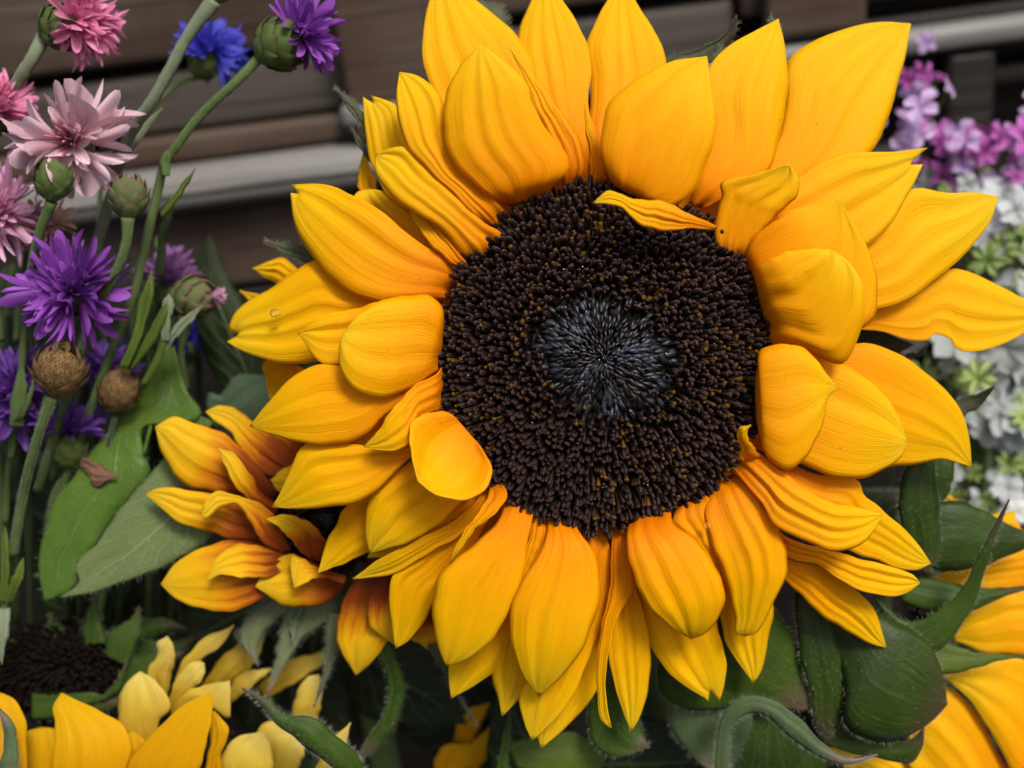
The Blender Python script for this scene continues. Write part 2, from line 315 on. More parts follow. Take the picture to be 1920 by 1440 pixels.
def tube(parent, pts, rad, mat, name='stem', n=10, m=None, hairs=0, bumpy=.05):
    """pts: (px, py, d) control points; rad in pixels at each control point (list) or one number."""
    p = np.asarray(pts, float); R = np.full(len(p), rad, float) if np.isscalar(rad) else np.asarray(rad, float)
    m = m or max(10, 8 * len(p)); q = spline(np.c_[p, R], m); C = P(q[:, 0], q[:, 1], q[:, 2]); rr = q[:, 3] * PXM
    T = np.gradient(C, axis=0); T /= np.linalg.norm(T, axis=1)[:, None] + 1e-12
    N = np.cross(T, BK + .13 * RT); N /= np.linalg.norm(N, axis=1)[:, None] + 1e-12; Bn = np.cross(T, N)
    th = np.linspace(0, 2 * np.pi, n, endpoint=False); rg = np.random.default_rng(int(abs(p[0, 0] * 7 + p[0, 1])))
    rm = 1 + bumpy * np.cos(5 * th)[None, :] + bumpy * .6 * rg.normal(0, 1, (m, 1))
    V = C[:, None, :] + (rr[:, None] * rm)[..., None] * (np.cos(th)[None, :, None] * N[:, None, :] + np.sin(th)[None, :, None] * Bn[:, None, :])
    t = np.linspace(0, 1, m)
    UVs = np.stack(np.broadcast_arrays((np.arange(n) / n)[None, :], t[:, None]), -1).reshape(-1, 2)
    F = grid_faces(m, n, True).tolist() + [list(range(n))[::-1], [(m - 1) * n + i for i in range(n)]]
    o = mesh_obj(name, V, F, mat, parent, UVs, origin=C[0].copy())
    if hairs: add_hairs(o, V, hairs, rg, .0007, 0.0)
    return o
def ground_pt(px, py, d, drop=None):      # the point straight down from there on the tabletop
    p = P(px, py, d); return np.array([p[0], p[1], 0.0])
def stem_down(parent, start, rad, mat, lean=(0, 0), name='stem', n=10):
    """a stem from (px,py,d) that bends away and goes down to the tabletop (world z=0)"""
    p0 = P(*start); pts = [p0, p0 + np.array([lean[0] * .15, lean[1] * .5, -.025]), p0 + np.array([lean[0] * .5, lean[1] * .9, -.11]), np.array([p0[0] + lean[0], p0[1] + lean[1], .003])]
    C = spline(pts, 30); T = np.gradient(C, axis=0); T /= np.linalg.norm(T, axis=1)[:, None]
    N = np.cross(T, np.array([1, .05, 0])); N /= np.linalg.norm(N, axis=1)[:, None]; Bn = np.cross(T, N); th = np.linspace(0, 2 * np.pi, n, endpoint=False)
    V = C[:, None, :] + rad * PXM * (np.cos(th)[None, :, None] * N[:, None, :] + np.sin(th)[None, :, None] * Bn[:, None, :])
    UVs = np.stack(np.broadcast_arrays((np.arange(n) / n)[None, :], np.linspace(0, 1, 30)[:, None]), -1).reshape(-1, 2)
    return mesh_obj(name, V, grid_faces(30, n, True).tolist() + [list(range(n))[::-1], [29 * n + i for i in range(n)]], mat, parent, UVs, origin=p0)
#@@SETTING
# ================================================================== SETTING: tabletop and the weathered plank wall
V = [(-1.2, -.7, 0), (1.2, -.7, 0), (1.2, .6, 0), (-1.2, .6, 0), (-1.2, -.7, -.03), (1.2, -.7, -.03), (1.2, .6, -.03), (-1.2, .6, -.03)]
tb = mesh_obj('tabletop', V, [[0, 1, 2, 3], [7, 6, 5, 4], [0, 4, 5, 1], [1, 5, 6, 2], [2, 6, 7, 3], [3, 7, 4, 0]], 'wood_dark', smooth=False, origin=np.zeros(3)); tb['kind'] = 'structure'
WALLY = 0.185
def on_wall(px, py, y=WALLY):
    d = P(px, py, 0) - CAMPOS; k = (y - CAMPOS[1]) / d[1]; return CAMPOS + d * k
def board(parent, x0, x1, y0, y1, z0, z1, mat, name, bev=.003, seg=3):
    import bmesh
    bm = bmesh.new(); bmesh.ops.create_cube(bm, size=1)
    for v in bm.verts: v.co = Vector(((x1 - x0) * v.co.x, (y1 - y0) * v.co.y, (z1 - z0) * v.co.z))
    bmesh.ops.bevel(bm, geom=bm.edges[:], offset=bev, segments=seg, affect='EDGES', profile=.6)
    me = bpy.data.meshes.new(name); bm.to_mesh(me); bm.free(); me.materials.append(MATS[mat])
    me.polygons.foreach_set('use_smooth', [True] * len(me.polygons))
    o = bpy.data.objects.new(name, me); COL.objects.link(o); o.parent = parent
    c = np.array([(x0 + x1) / 2, (y0 + y1) / 2, (z0 + z1) / 2]); o.location = [float(v) for v in c - wloc(parent)]
    return o
wall = thing('wooden_wall', 'weathered brown and grey plank wall with rails behind the flowers', 'wall', (0, WALLY, 0))
zl = lambda py, px=450: float(on_wall(px, py)[2])
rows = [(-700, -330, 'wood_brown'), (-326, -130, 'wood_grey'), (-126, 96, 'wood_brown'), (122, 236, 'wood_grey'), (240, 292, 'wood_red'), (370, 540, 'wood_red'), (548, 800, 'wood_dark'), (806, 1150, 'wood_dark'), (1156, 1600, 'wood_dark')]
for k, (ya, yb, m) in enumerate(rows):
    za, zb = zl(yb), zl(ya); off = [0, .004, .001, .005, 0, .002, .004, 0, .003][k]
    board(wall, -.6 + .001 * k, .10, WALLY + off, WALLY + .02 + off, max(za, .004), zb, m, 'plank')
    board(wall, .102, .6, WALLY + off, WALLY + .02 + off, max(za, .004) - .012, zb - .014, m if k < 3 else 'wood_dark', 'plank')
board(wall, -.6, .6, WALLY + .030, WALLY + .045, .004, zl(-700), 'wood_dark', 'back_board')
board(wall, -.6, .10, WALLY - .012, WALLY + .018, zl(376), zl(296), 'wood_pale_lit', 'rail', .009, 5)
board(wall, -.05, .6, WALLY - .010, WALLY + .004, zl(118, 1550), zl(72, 1550), 'wood_pale_lit', 'rail', .004, 4)
xa, xb = float(on_wall(632, 60)[0]), float(on_wall(800, 60)[0])
board(wall, xa, xb, WALLY - .009, WALLY - .001, zl(292), zl(-700), 'wood_red', 'upright_board')
xa, xb = float(on_wall(1425, 40)[0]), float(on_wall(1612, 40)[0])
board(wall, xa, xb, WALLY - .0085, WALLY - .001, zl(60, 1550), zl(-700), 'wood_red', 'upright_board')
xa, xb = float(on_wall(1760, 200)[0]), float(on_wall(1850, 200)[0])
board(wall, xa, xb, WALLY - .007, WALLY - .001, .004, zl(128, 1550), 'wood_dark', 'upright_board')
#@@SUNFLOWER
# ================================================================== THE BIG SUNFLOWER
big = thing('sunflower', 'big golden sunflower in full bloom with a wide dark brown disc', 'sunflower', ground_pt(1130, 700, -40))
G = big
# (A edge, B edge, tip, z, dt, cup, extras)
PET = [
 ([(985,375),(880,270),(808,165),(793,60)], [(1040,355),(1030,200),(968,65),(905,12)], (825,-62), -7, -14, 3, {}),
 ([(958,388),(905,358),(850,305),(831,243),(836,184),(857,132)], [(1020,372),(1040,345),(1067,318),(1060,285),(1030,250),(1003,208),(985,152),(947,118)], (900,83), 8, 10, 5, dict(ridge=.75)),
 ([(1090,350),(1055,290),(1000,200),(968,110),(971,62)], [(1128,345),(1120,260),(1103,200),(1108,149),(1105,104),(1086,48)], (1020,-45), -7, -13, 3, {}),
 ([(1055,350),(1045,300),(1010,220),(985,150)], [(1085,350),(1096,310),(1092,280),(1070,238),(1030,180)], (955,88), -1, -3, 3, {}),
 ([(1102,352),(1108,290),(1098,225)], [(1132,350),(1127,300),(1110,240)], (1098,195), -3, -6, 1.5, {}),
 ([(1110,345),(1105,250),(1107,150),(1100,90),(1116,40)], [(1150,345),(1200,250),(1252,140),(1240,85),(1205,25)], (1168,-40), -11, -18, 3, {}),
 ([(1172,362),(1150,345),(1135,315),(1126,255),(1141,197),(1170,164),(1218,135),(1269,113)], [(1192,368),(1225,383),(1258,387),(1290,370),(1320,321),(1338,262),(1342,219),(1333,157)], (1325,106), 7, 5, 5, {}),
 ([(1290,385),(1325,290),(1342,220),(1322,150),(1345,105),(1400,66)], [(1320,392),(1380,360),(1435,330),(1458,266),(1473,204),(1476,140),(1469,73)], (1459,36), -4, -8, 3.5, {}),
 ([(1345,410),(1400,330),(1455,270),(1474,190),(1476,117),(1524,80),(1579,55),(1652,42)], [(1400,430),(1500,380),(1590,320),(1635,280),(1662,233),(1684,153),(1699,95)], (1707,45), -10, -16, 2.5, {}),
 ([(1370,450),(1440,370),(1499,331),(1535,304),(1593,287),(1650,285),(1697,282)], [(1400,480),(1500,470),(1580,475),(1625,462),(1670,417),(1706,358)], ((1739,277),(1730,308)), -4, -7, 3, dict(ridge=.7)),
 ([(1400,510),(1550,470),(1650,430),(1708,355),(1770,361),(1835,362)], [(1420,570),(1550,590),(1647,580),(1697,561),(1751,525),(1810,476),(1855,417)], (1871,370), -8, -14, 3, {}),
 ([(1430,560),(1560,560),(1650,570),(1750,525),(1778,507),(1819,511),(1869,534),(1915,558)], [(1435,600),(1540,620),(1638,618),(1706,638),(1740,640),(1752,626),(1783,634),(1795,655),(1832,658),(1878,647),(1915,627)], (1960,592), -14, -18, 2, {}),
 ([(1362,488),(1340,450),(1342,410),(1354,370),(1352,342),(1413,327)], [(1395,494),(1400,470),(1440,420),(1494,365),(1497,335)], (1480,308), 3, 7, 3.5, dict(ridge=.7)),
 ([(1392,492),(1410,450),(1471,403),(1526,385)], [(1430,560),(1500,620),(1560,640),(1611,618),(1640,590),(1646,545),(1638,495),(1612,440)], (1575,374), 6, 8, 4, dict(ridge=.7)),
 ([(1415,530),(1420,505),(1449,482),(1500,468)], [(1438,650),(1490,650),(1535,668),(1580,684),(1605,640),(1622,580),(1618,535),(1590,490)], (1556,468), 11, 12, 5, dict(ridge=1.0)),
 ([(1415,740),(1420,690),(1424,660),(1455,647),(1494,647),(1530,675)], [(1415,760),(1422,800),(1430,840),(1450,870),(1478,880),(1505,862),(1530,825),(1545,785),(1550,750)], (1569,728), 9, 8, 5, dict(ridge=.5)),
 ([(1440,745),(1490,690),(1535,672),(1580,683),(1625,710),(1661,746),(1684,782)], [(1440,790),(1465,840),(1503,868),(1540,888),(1585,896),(1630,893),(1665,875),(1692,852)], (1700,825), 1, 0, 4, {}),
 ([(1440,700),(1540,660),(1611,643),(1643,647),(1684,665),(1729,692),(1765,724),(1795,760),(1816,815)], [(1450,760),(1550,840),(1620,880),(1679,873),(1729,868),(1765,861),(1796,868)], (1821,874), -7, -13, 3.5, dict(crease=1.0)),
 ([(1400,872),(1388,838),(1384,805)], [(1432,864),(1408,830),(1400,812)], (1408,797), 9, 12, 2, dict(ridge=.1)),
 ([(1390,835),(1425,850),(1460,880),(1500,908),(1545,938),(1600,950)], [(1370,872),(1395,903),(1425,940),(1455,985),(1500,1010),(1550,1030),(1590,1030),(1625,1012)], (1655,965), 7, 4, 4, dict(ridge=.7)),
 ([(1470,860),(1530,890),(1608,900),(1620,930),(1652,953),(1684,982),(1719,1018)], [(1450,920),(1520,1000),(1590,1030),(1640,1049),(1684,1067),(1719,1068)], (1745,1056), -6, -11, 3, {}),
 ([(1420,940),(1470,1003),(1550,1030),(1612,1047),(1684,1067),(1713,1078)], [(1425,980),(1475,1043),(1541,1062),(1580,1090),(1621,1111),(1650,1115),(1684,1117),(1708,1107)], (1724,1093), -4, -9, 2.5, {}),
 ([(1440,1000),(1479,1049),(1541,1062),(1586,1093),(1621,1120),(1644,1156)], [(1430,1020),(1460,1070),(1490,1105),(1515,1129),(1550,1160),(1595,1187),(1639,1209)], (1661,1213), -10, -16, 2.5, dict(crease=.7)),
 ([(1328,918),(1320,960),(1335,1020),(1355,1075),(1370,1120),(1378,1160),(1379,1186)], [(1375,888),(1403,911),(1430,951),(1457,991),(1472,1027),(1477,1067),(1470,1093),(1452,1122),(1435,1158),(1418,1186)], (1398,1192), 4, -2, 5, dict(ridge=.8)),
 ([(1350,950),(1345,1060),(1350,1156),(1362,1205),(1386,1245)], [(1400,950),(1440,1050),(1448,1147),(1440,1200),(1428,1255)], (1412,1280), -9, -14, 2.5, {}),
 ([(1268,950),(1262,978),(1290,1010),(1325,1050)], [(1325,922),(1335,960),(1345,1000),(1362,1060)], (1358,1090), 3, 0, 3, {}),
 ([(1180,975),(1176,1005),(1181,1058),(1199,1107),(1226,1147),(1261,1178)], [(1258,944),(1262,980),(1297,1005),(1328,1040),(1350,1080),(1358,1120),(1346,1158),(1323,1187)], (1295,1197), 8, 1, 5, dict(ridge=.8)),
 ([(1190,1000),(1195,1100),(1208,1178),(1239,1245),(1283,1285),(1328,1313)], [(1270,1000),(1320,1100),(1350,1190),(1361,1240),(1358,1280)], ((1328,1315),(1349,1315)), -8, -13, 2.5, dict(crease=.8)),
 ([(1150,985),(1143,1100),(1142,1200),(1147,1265),(1164,1321)], [(1178,985),(1190,1080),(1213,1178),(1220,1239),(1213,1301),(1196,1350)], (1182,1371), -6, -11, 2.5, {}),
 ([(1150,988),(1146,1040),(1142,1116),(1127,1178),(1119,1239),(1121,1301),(1127,1350)], [(1178,983),(1182,1055),(1186,1105),(1158,1160),(1142,1215),(1136,1280),(1138,1325)], (1146,1364), -1, -5, 2, {}),
 ([(1030,965),(1022,1015),(1000,1055),(970,1110),(955,1157),(962,1215),(983,1270)], [(1070,970),(1090,1005),(1114,1034),(1125,1088),(1119,1145),(1094,1210),(1053,1268)], (1010,1304), 5, -3, 4, {}),
 ([(1080,985),(1070,1100),(1010,1230),(975,1300),(983,1354)], [(1120,985),(1145,1030),(1143,1096),(1131,1157),(1106,1231),(1073,1305),(1040,1350)], (998,1388), -6, -11, 2.5, {}),
 ([(1090,1000),(1060,1200),(1000,1340)], [(1140,1000),(1135,1200),(1120,1290),(1075,1350)], (1015,1402), -12, -16, 2, {}),
 ([(1010,1000),(950,1150),(924,1264),(934,1309)], [(1040,1000),(1000,1200),(992,1285),(967,1317)], (942,1342), -9, -14, 2, {}),
 ([(950,935),(935,975),(900,1012),(848,1050),(824,1079),(811,1129),(815,1180),(826,1225)], [(997,938),(1000,960),(990,1014),(975,1096),(955,1145),(922,1198),(877,1235)], (838,1248), 3, -3, 4, {}),
 ([(1000,965),(990,1020),(970,1090),(962,1140)], [(1024,975),(1026,1010),(1010,1050),(990,1090)], (968,1150), 0, -1, 2, {}),
 ([(960,1000),(880,1150),(842,1240),(842,1275)], [(1010,1000),(985,1120),(955,1223),(926,1260),(885,1288)], (846,1309), -9, -14, 2, {}),
 ([(922,905),(912,935),(890,970),(865,1005),(852,1030)], [(935,900),(951,925),(940,950),(900,985),(868,1022)], (847,1052), 6, 5, 2, {}),
 ([(912,908),(893,940),(848,977),(787,1010),(721,1043)], [(925,915),(905,965),(861,1003),(811,1034),(765,1060),(738,1077),(697,1082)], (662,1085), -3, -9, 2, {}),
 ([(910,930),(840,1000),(775,1050),(738,1080),(729,1116),(734,1165)], [(930,950),(870,1050),(820,1120),(795,1165),(768,1200)], (742,1215), -7, -12, 2.5, {}),
 ([(860,830),(800,850),(746,880),(695,925),(687,960),(686,1005)], [(900,910),(861,945),(828,977),(779,1010),(729,1028)], (694,1037), 0, -5, 3, {}),
 ([(720,940),(690,930),(655,945),(631,981),(612,1020)], [(760,960),(720,1030),(690,1037),(635,1060)], (596,1075), -11, -14, 2, {}),
 ([(862,800),(850,780),(829,771),(792,777),(773,792),(768,822),(771,850)], [(880,815),(905,843),(922,883),(916,911),(890,931),(850,937),(812,924)], (784,902), 12, 15, -10, dict(ridge=.8, crease=1.2, fold=3)),
 ([(830,790),(750,835),(640,833),(570,833),(548,875),(525,925)], [(860,830),(790,845),(762,862),(729,899),(697,928),(664,942),(623,950),(557,954)], (510,950), 2, -6, 3, {}),
 ([(830,690),(740,680),(640,684),(600,683),(567,696),(529,725),(496,763)], [(830,735),(780,750),(740,765),(717,783),(692,812),(671,825),(617,833),(567,830),(517,817)], (469,799), 4, -4, 3, dict(ridge=.35)),
 ([(832,680),(820,700),(785,718),(754,746),(733,771),(715,800)], [(832,770),(810,772),(780,790),(772,825),(735,846)], (683,838), 9, 7, 2.5, {}),
 ([(832,625),(828,575),(800,554),(754,556),(700,571),(667,596)], [(828,690),(796,712),(763,733),(733,744),(692,742),(658,725),(642,696),(635,658)], (642,628), 8, 10, 5, dict(ridge=.35)),
 ([(800,570),(733,560),(683,575),(642,583),(600,596)], [(800,640),(700,670),(633,684),(608,683),(590,668),(573,645)], (560,624), 2, 0, 2.5, {}),
 ([(830,545),(720,540),(640,510),(594,490),(546,513),(504,542),(463,567),(440,588)], [(830,590),(720,640),(620,680),(592,677),(567,681),(533,681),(492,673),(454,658)], ((427,620),(425,641)), -8, -16, 3.5, dict(crease=1.3)),
 ([(865,505),(830,480),(780,450),(730,410),(690,378),(658,365),(633,352),(590,345)], [(840,560),(800,560),(754,565),(708,567),(671,558),(633,533),(600,500),(575,467),(554,425)], ((545,346),(545,362)), -2, -7, 4, dict(ridge=.7)),
 ([(860,500),(800,430),(745,370),(725,360)], [(840,510),(740,440),(660,385),(668,362)], (695,355), -8, -13, 2, {}),
 ([(885,502),(862,475),(840,445),(815,415)], [(870,500),(850,495),(817,467),(783,425)], (762,378), 0, -3, 1.5, {}),
 ([(885,498),(864,478),(840,440),(808,417),(760,385),(722,354),(704,319)], [(938,468),(942,440),(910,420),(878,392),(843,358),(800,315),(763,277),(730,279)], (706,292), 3, 0, 3, {}),
 ([(920,432),(878,392),(836,347),(794,309),(767,278),(750,235),(743,185)], [(952,415),(945,395),(890,345),(850,306),(833,250),(831,198),(812,165),(781,142)], (750,136), 4, 0, 3, {}),
 ([(880,420),(800,400),(745,385),(712,345),(697,306),(687,260),(682,215)], [(890,400),(820,330),(760,260),(744,200),(722,188)], ((681,182),(697,180)), -9, -14, 2.5, dict(crease=.7)),
 ([(870,860),(800,880),(740,930)], [(910,930),(870,1000),(800,1040)], (690,1045), -8, -12, 2, {}),
 ([(850,760),(760,770),(690,790)], [(860,800),(780,850),(700,865)], (620,850), -2, -8, 2, {}),
 ([(1400,960),(1450,1000),(1520,1035)], [(1380,1000),(1440,1060),(1510,1090)], (1600,1085), -13, -16, 2, {}),
 # outer whorl seen in the gaps, behind
 ([(620,600),(570,520),(530,485)], [(600,600),(545,545),(505,525)], (474,503), -34, -36, 2, {}),
 ([(620,620),(540,570)], [(600,640),(520,600),(475,570)], (450,545), -36, -38, 2, {}),
 ([(570,690),(520,672),(496,678)], [(580,720),(540,735),(512,750)], (505,745), -22, -26, 2, {}),
 ([(720,400),(700,330),(688,300)], [(700,400),(676,365),(672,330)], (680,290), -20, -24, 1, {}),
]
for i, (A, B, tip, z, dt, cup, ex) in enumerate(PET):
    blade(G, A, B, tip, z, None, dt, cup, seed=100 + i, plunge=3.2 + max(z, 0) * .3, **ex)
rg = np.random.default_rng(8)
for i in range(26):      # inner ends of the outer whorl, filling between the others
    a_ = i * 2 * math.pi / 26 + rg.normal(0, .05); ca, sa = math.cos(a_), math.sin(a_); r1 = rg.uniform(425, 450)
    q = lambda r, w_: (1131 + r * ca - w_ * sa, 672 + r * 1.03 * sa + w_ * ca)
    blade(G, [q(262, -24), q(330, -52), q(395, -40)], [q(262, 24), q(330, 52), q(395, 40)], q(r1, 0), -13 - 2 * (i % 2), -4, -16, 2, seed=1000 + i, nt_=16, nu=11)
# the curled petal lying over the disc edge
blade(G, [(1345,425),(1300,405),(1240,378),(1180,372),(1140,358)], [(1335,430),(1290,428),(1235,432),(1200,420),(1170,392),(1140,382)], (1114,380), 14, 12, 15, 3, .5, .5, seed=190)
# ---- disc with florets
CX, CY, RX, RY = 1131, 671, 294, 309
def dome(rho): return 1.0 + 5.5 * (1 - rho ** 2) - 3.2 * np.exp(-(rho / .16) ** 2)
rr_ = np.linspace(0, 1.04, 26); th_ = np.linspace(0, 2 * np.pi, 72, endpoint=False)
RR, TH = np.meshgrid(rr_, th_, indexing='ij')
Vd = P(CX + RX * RR * np.cos(TH), CY + RY * RR * np.sin(TH), dome(RR) - 2.2 - 6 * np.clip(RR - .97, 0, 1) * 10)
disc = mesh_obj('disc', Vd, grid_faces(26, 72, True), 'disc_dark', G, origin=P(CX, CY, 0))
back = [np.linspace(1.02, .25, 8)]
Vb = P(CX + RX * back[0][:, None] * np.cos(th_)[None, :], CY + RY * back[0][:, None] * np.sin(th_)[None, :], np.linspace(-3, -16, 8)[:, None] + 0 * th_[None, :])
mesh_obj('receptacle', Vb, grid_faces(8, 72, True), 'bract_green', G, origin=P(CX, CY, -16))
def tube_proto(prof, sides, lobes=0, bend=0.0):
    """prof: list of (height, radius, v) in unit floret lengths; returns V, F, UV (z up)"""
    th = np.linspace(0, 2 * np.pi, sides, endpoint=False); V = []; U = []
    for h, r, v in prof:
        for a_ in th: V.append((r * math.cos(a_) + bend * h * h, r * math.sin(a_), h)); U.append((a_ / 6.283, v))
    return np.array(V), grid_faces(len(prof), sides, True), np.array(U)
PO = [tube_proto([(0, .11, 0), (.4, .135, .3), (.75, .15, .7), (.92, .125, .95), (1.0, .06, 1), (1.01, .004, 1)], 10, bend=bd) for bd in (.05, .14, .24)]
PI = [tube_proto([(0, .17, 0), (.3, .25, .3), (.6, .22, .75), (.86, .11, 1), (1.0, .02, 1)], 6, bend=bd) for bd in (.1, .25)]
PY = tube_proto([(0, .12, 0), (.6, .16, .6), (.85, .2, 1), (.9, .02, 1)], 6, bend=.2)
def make_florets(parent, cx, cy, rx, ry, N, domef, d0, inner=.40, seed=3, scale=1.0, n_single=300, tilt=(0, 0), mats=('floret_brown', 'floret_inner', 'floret_yellow')):
    rg = np.random.default_rng(seed); acc = {m: [[], [], [], 0] for m in mats}; singles = []
    idx = np.arange(N); rho = np.sqrt((idx + .5) / N) * (1.015 + .012 * np.sin(idx * 1.7)); ang = idx * 2.399963
    order = rg.permutation(np.where((rho > inner + .08) & (rho < .97))[0])[:n_single]; single = set(order.tolist())
    for i in range(N):
        r_, a_ = rho[i] + rg.normal(0, .006), ang[i] + rg.normal(0, .006)
        px, py = cx + rx * r_ * math.cos(a_), cy + ry * r_ * math.sin(a_)
        inn = r_ < inner * rg.uniform(.74, 1.22) + .04 * math.sin(a_ * 2 + 1)
        er = np.array([math.cos(a_), -math.sin(a_), 0.0]); nz = np.array([0, 0, 1.0])
        if inn:
            tl = -math.radians(rg.normal(54, 13)) if r_ > .07 else -math.radians(30); L = rg.uniform(2.3, 3.0) * scale * (.6 + .7 * r_ / inner); mat = mats[1]; pr = PI[i % 2]
        else:
            tl = math.radians(rg.normal(34 + 30 * (r_ - inner) / (1 - inner), 13)); L = rg.uniform(3.0, 4.3) * scale; mat = mats[0]; pr = PO[i % 3]
            side = (math.sin(a_ + .6) * .5 + .5)
            if rg.random() < .10 * (1 - side) + .03 + (.16 if (math.cos(a_) > -.1 and math.sin(a_) > -.1 and r_ > .6) else 0): mat = mats[2]; pr = PY; L *= .8; tl += rg.normal(0, .3)
        ax = nz * math.cos(tl) + er * math.sin(tl) + np.array([*rg.normal(0, .13, 2), 0]); ax /= np.linalg.norm(ax)
        xa = np.cross(ax, np.array([-er[1], er[0], 0])); 
        if np.linalg.norm(xa) < 1e-3: xa = np.array([1.0, 0, 0])
        xa /= np.linalg.norm(xa); ya = np.cross(ax, xa); rot = rg.uniform(-.35, .35); x2 = xa * math.cos(rot) + ya * math.sin(rot); y2 = np.cross(ax, x2)
        Mc = np.stack([x2, y2, ax], 1) * L * .001; Mw = np.stack([RT, UP, BK], 1) @ Mc; Mw[:, :2] *= rg.uniform(.85, 1.15)
        o = P(px, py, d0 + float(domef(np.array(r_))) - 1.9 * scale)
        if i in single and mat == mats[0]: singles.append((o, Mw, i % 3)); continue
        A_ = acc[mat]; A_[0].append(pr[0] @ Mw.T + o); A_[1].append(pr[1] + A_[3]); A_[2].append(pr[2]); A_[3] += len(pr[0])
    for m, (vs, fs, us, _) in acc.items():
        if vs:
            o = mesh_obj('florets', np.vstack(vs), np.vstack(fs), m, parent, np.vstack(us), origin=P(cx, cy, d0)); o['kind'] = 'stuff'
    pm = []
    for q in range(3):
        me = bpy.data.meshes.new('floret'); me.from_pydata(PO[q][0].tolist(), [], PO[q][1].tolist()); me.polygons.foreach_set('use_smooth', [True] * len(me.polygons))
        ul = me.uv_layers.new(name='UVMap'); li = np.empty(len(me.loops), int); me.loops.foreach_get('vertex_index', li); ul.data.foreach_set('uv', PO[q][2][li].ravel()); me.materials.append(MATS[mats[0]]); pm.append(me)
    base = wloc(parent)
    for o_, M_, q in singles:
        o = bpy.data.objects.new('floret', pm[q]); COL.objects.link(o); o.parent = parent
        o.matrix_local = Matrix([[*M_[k], o_[k] - base[k]] for k in range(3)] + [[0, 0, 0, 1]])
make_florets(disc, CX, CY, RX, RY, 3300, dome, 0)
def specks(parent, pts, rad, mat, name):
    V = []; F = []; 
    ico = [(0, 0, 1), (.9, 0, .3), (.28, .85, .3), (-.72, .53, .3), (-.72, -.53, .3), (.28, -.85, .3), (0, 0, -1)]
    fc = [(0, 1, 2), (0, 2, 3), (0, 3, 4), (0, 4, 5), (0, 5, 1), (6, 2, 1), (6, 3, 2), (6, 4, 3), (6, 5, 4), (6, 1, 5)]
    for (px, py, d, r) in pts:
        o = P(px, py, d); b0 = len(V)
        for v in ico: V.append(o + np.array(v) * r * rad * .001)
        F += [[b0 + q for q in f] for f in fc]
    o = mesh_obj(name, V, F, mat, parent, origin=wloc(parent)); o['kind'] = 'stuff'; return o
rg = np.random.default_rng(5); pts = []
for k in range(70):
    r_, a_ = math.sqrt(rg.random()) * .92, rg.uniform(0, 6.28); pts.append((CX + RX * r_ * math.cos(a_), CY + RY * r_ * math.sin(a_), float(dome(np.array(r_))) + rg.uniform(0, .9), rg.uniform(.5, 1.3)))
specks(disc, pts, .16, 'pollen', 'pollen_grains')
# ---- bracts of the big flower
def bract(parent, A, B, tip, z, dt=None, db=None, mat='bract_green', cup=2, hairs=250, **kw):
    return blade(parent, A, B, tip, z, db if db is not None else z, dt if dt is not None else z, cup, kw.pop('ridge', .35), kw.pop('wave', .3), mat, kw.pop('name', 'bract'), kw.pop('nt_', 26), 11, hairs=hairs, solid=.0005, **kw)
bract(G, [(700,275),(668,225),(645,190)], [(700,240),(675,205),(650,180)], (624,164), -16, mat='bract_purple', cup=1)
bract(G, [(705,320),(680,285),(664,255)], [(700,300),(684,270),(668,250)], (655,234), -18, mat='bract_purple', cup=.6, hairs=80)
bract(G, [(610,505),(579,494),(540,478)], [(610,465),(571,460),(530,455)], (492,452), -16, mat='bract_purple', cup=1)
bract(G, [(1200,150),(1254,106),(1318,88),(1362,60)], [(1230,160),(1290,120),(1332,104),(1376,68)], (1381,28), -20, -14, mat='bract_purple', cup=1)
bract(G, [(1320,112),(1340,92),(1352,80)], [(1330,118),(1350,100),(1358,84)], (1362,70), -18, mat='bract_purple', cup=.4, hairs=60)
bract(G, [(1460,60),(1447,48),(1441,40)], [(1466,55),(1454,42),(1449,34)], (1444,24), -14, mat='bract_purple', cup=.3, hairs=40)
bract(G, [(890,60),(880,20),(893,5),(920,4)], [(960,70),(952,40),(945,20)], (938,10), -22, mat='bract_purple', cup=1.5)
bract(G, [(1770,800),(1792,752),(1825,742)], [(1790,810),(1810,778),(1840,758)], (1864,725), -22, -16, mat='bract_purple', cup=1)
bract(G, [(1680,690),(1700,664),(1718,664)], [(1690,695),(1710,670),(1725,668)], (1732,654), -24, -20, mat='bract_purple', cup=.4, hairs=50)
bract(G, [(1560,630),(1610,618),(1660,625)], [(1570,680),(1620,665),(1680,662)], (1712,646), -24, mat='bract_dark', cup=1)
# large hairy bracts under the right-hand petals
bract(G, [(1530,1130),(1600,1130),(1652,1151),(1706,1178),(1746,1213),(1766,1262)], [(1520,1160),(1570,1230),(1585,1300),(1582,1350),(1604,1374),(1652,1391),(1697,1382),(1746,1351)], (1775,1320), -19, -22, -26, 'bract_dark', 6, 500, ridge=.3)
bract(G, [(1640,1120),(1700,1166),(1750,1152),(1790,1118),(1817,1083),(1839,1036),(1861,990)], [(1680,1200),(1730,1228),(1762,1217),(1790,1190),(1817,1147),(1844,1076),(1862,1018),(1880,968)], (1892,936), -19, -9, -26, 'bract_green', 3, 500)
bract(G, [(1720,960),(1759,942),(1799,940),(1844,956),(1879,978)], [(1720,1060),(1764,1069),(1817,1067),(1870,1049),(1920,1030)], (1965,1010), -30, -30, -30, 'bract_dark', 4, 300)
bract(G, [(1720,850),(1690,900),(1690,980),(1710,1040)], [(1750,860),(1758,940),(1762,1000),(1755,1050)], (1738,1078), -25, -27, -24, 'bract_dark', 4, 300)
bract(G, [(1740,850),(1745,900),(1755,930)], [(1790,860),(1785,900),(1775,930)], (1762,945), -34, -34, -34, 'bract_dark', 2, 60)
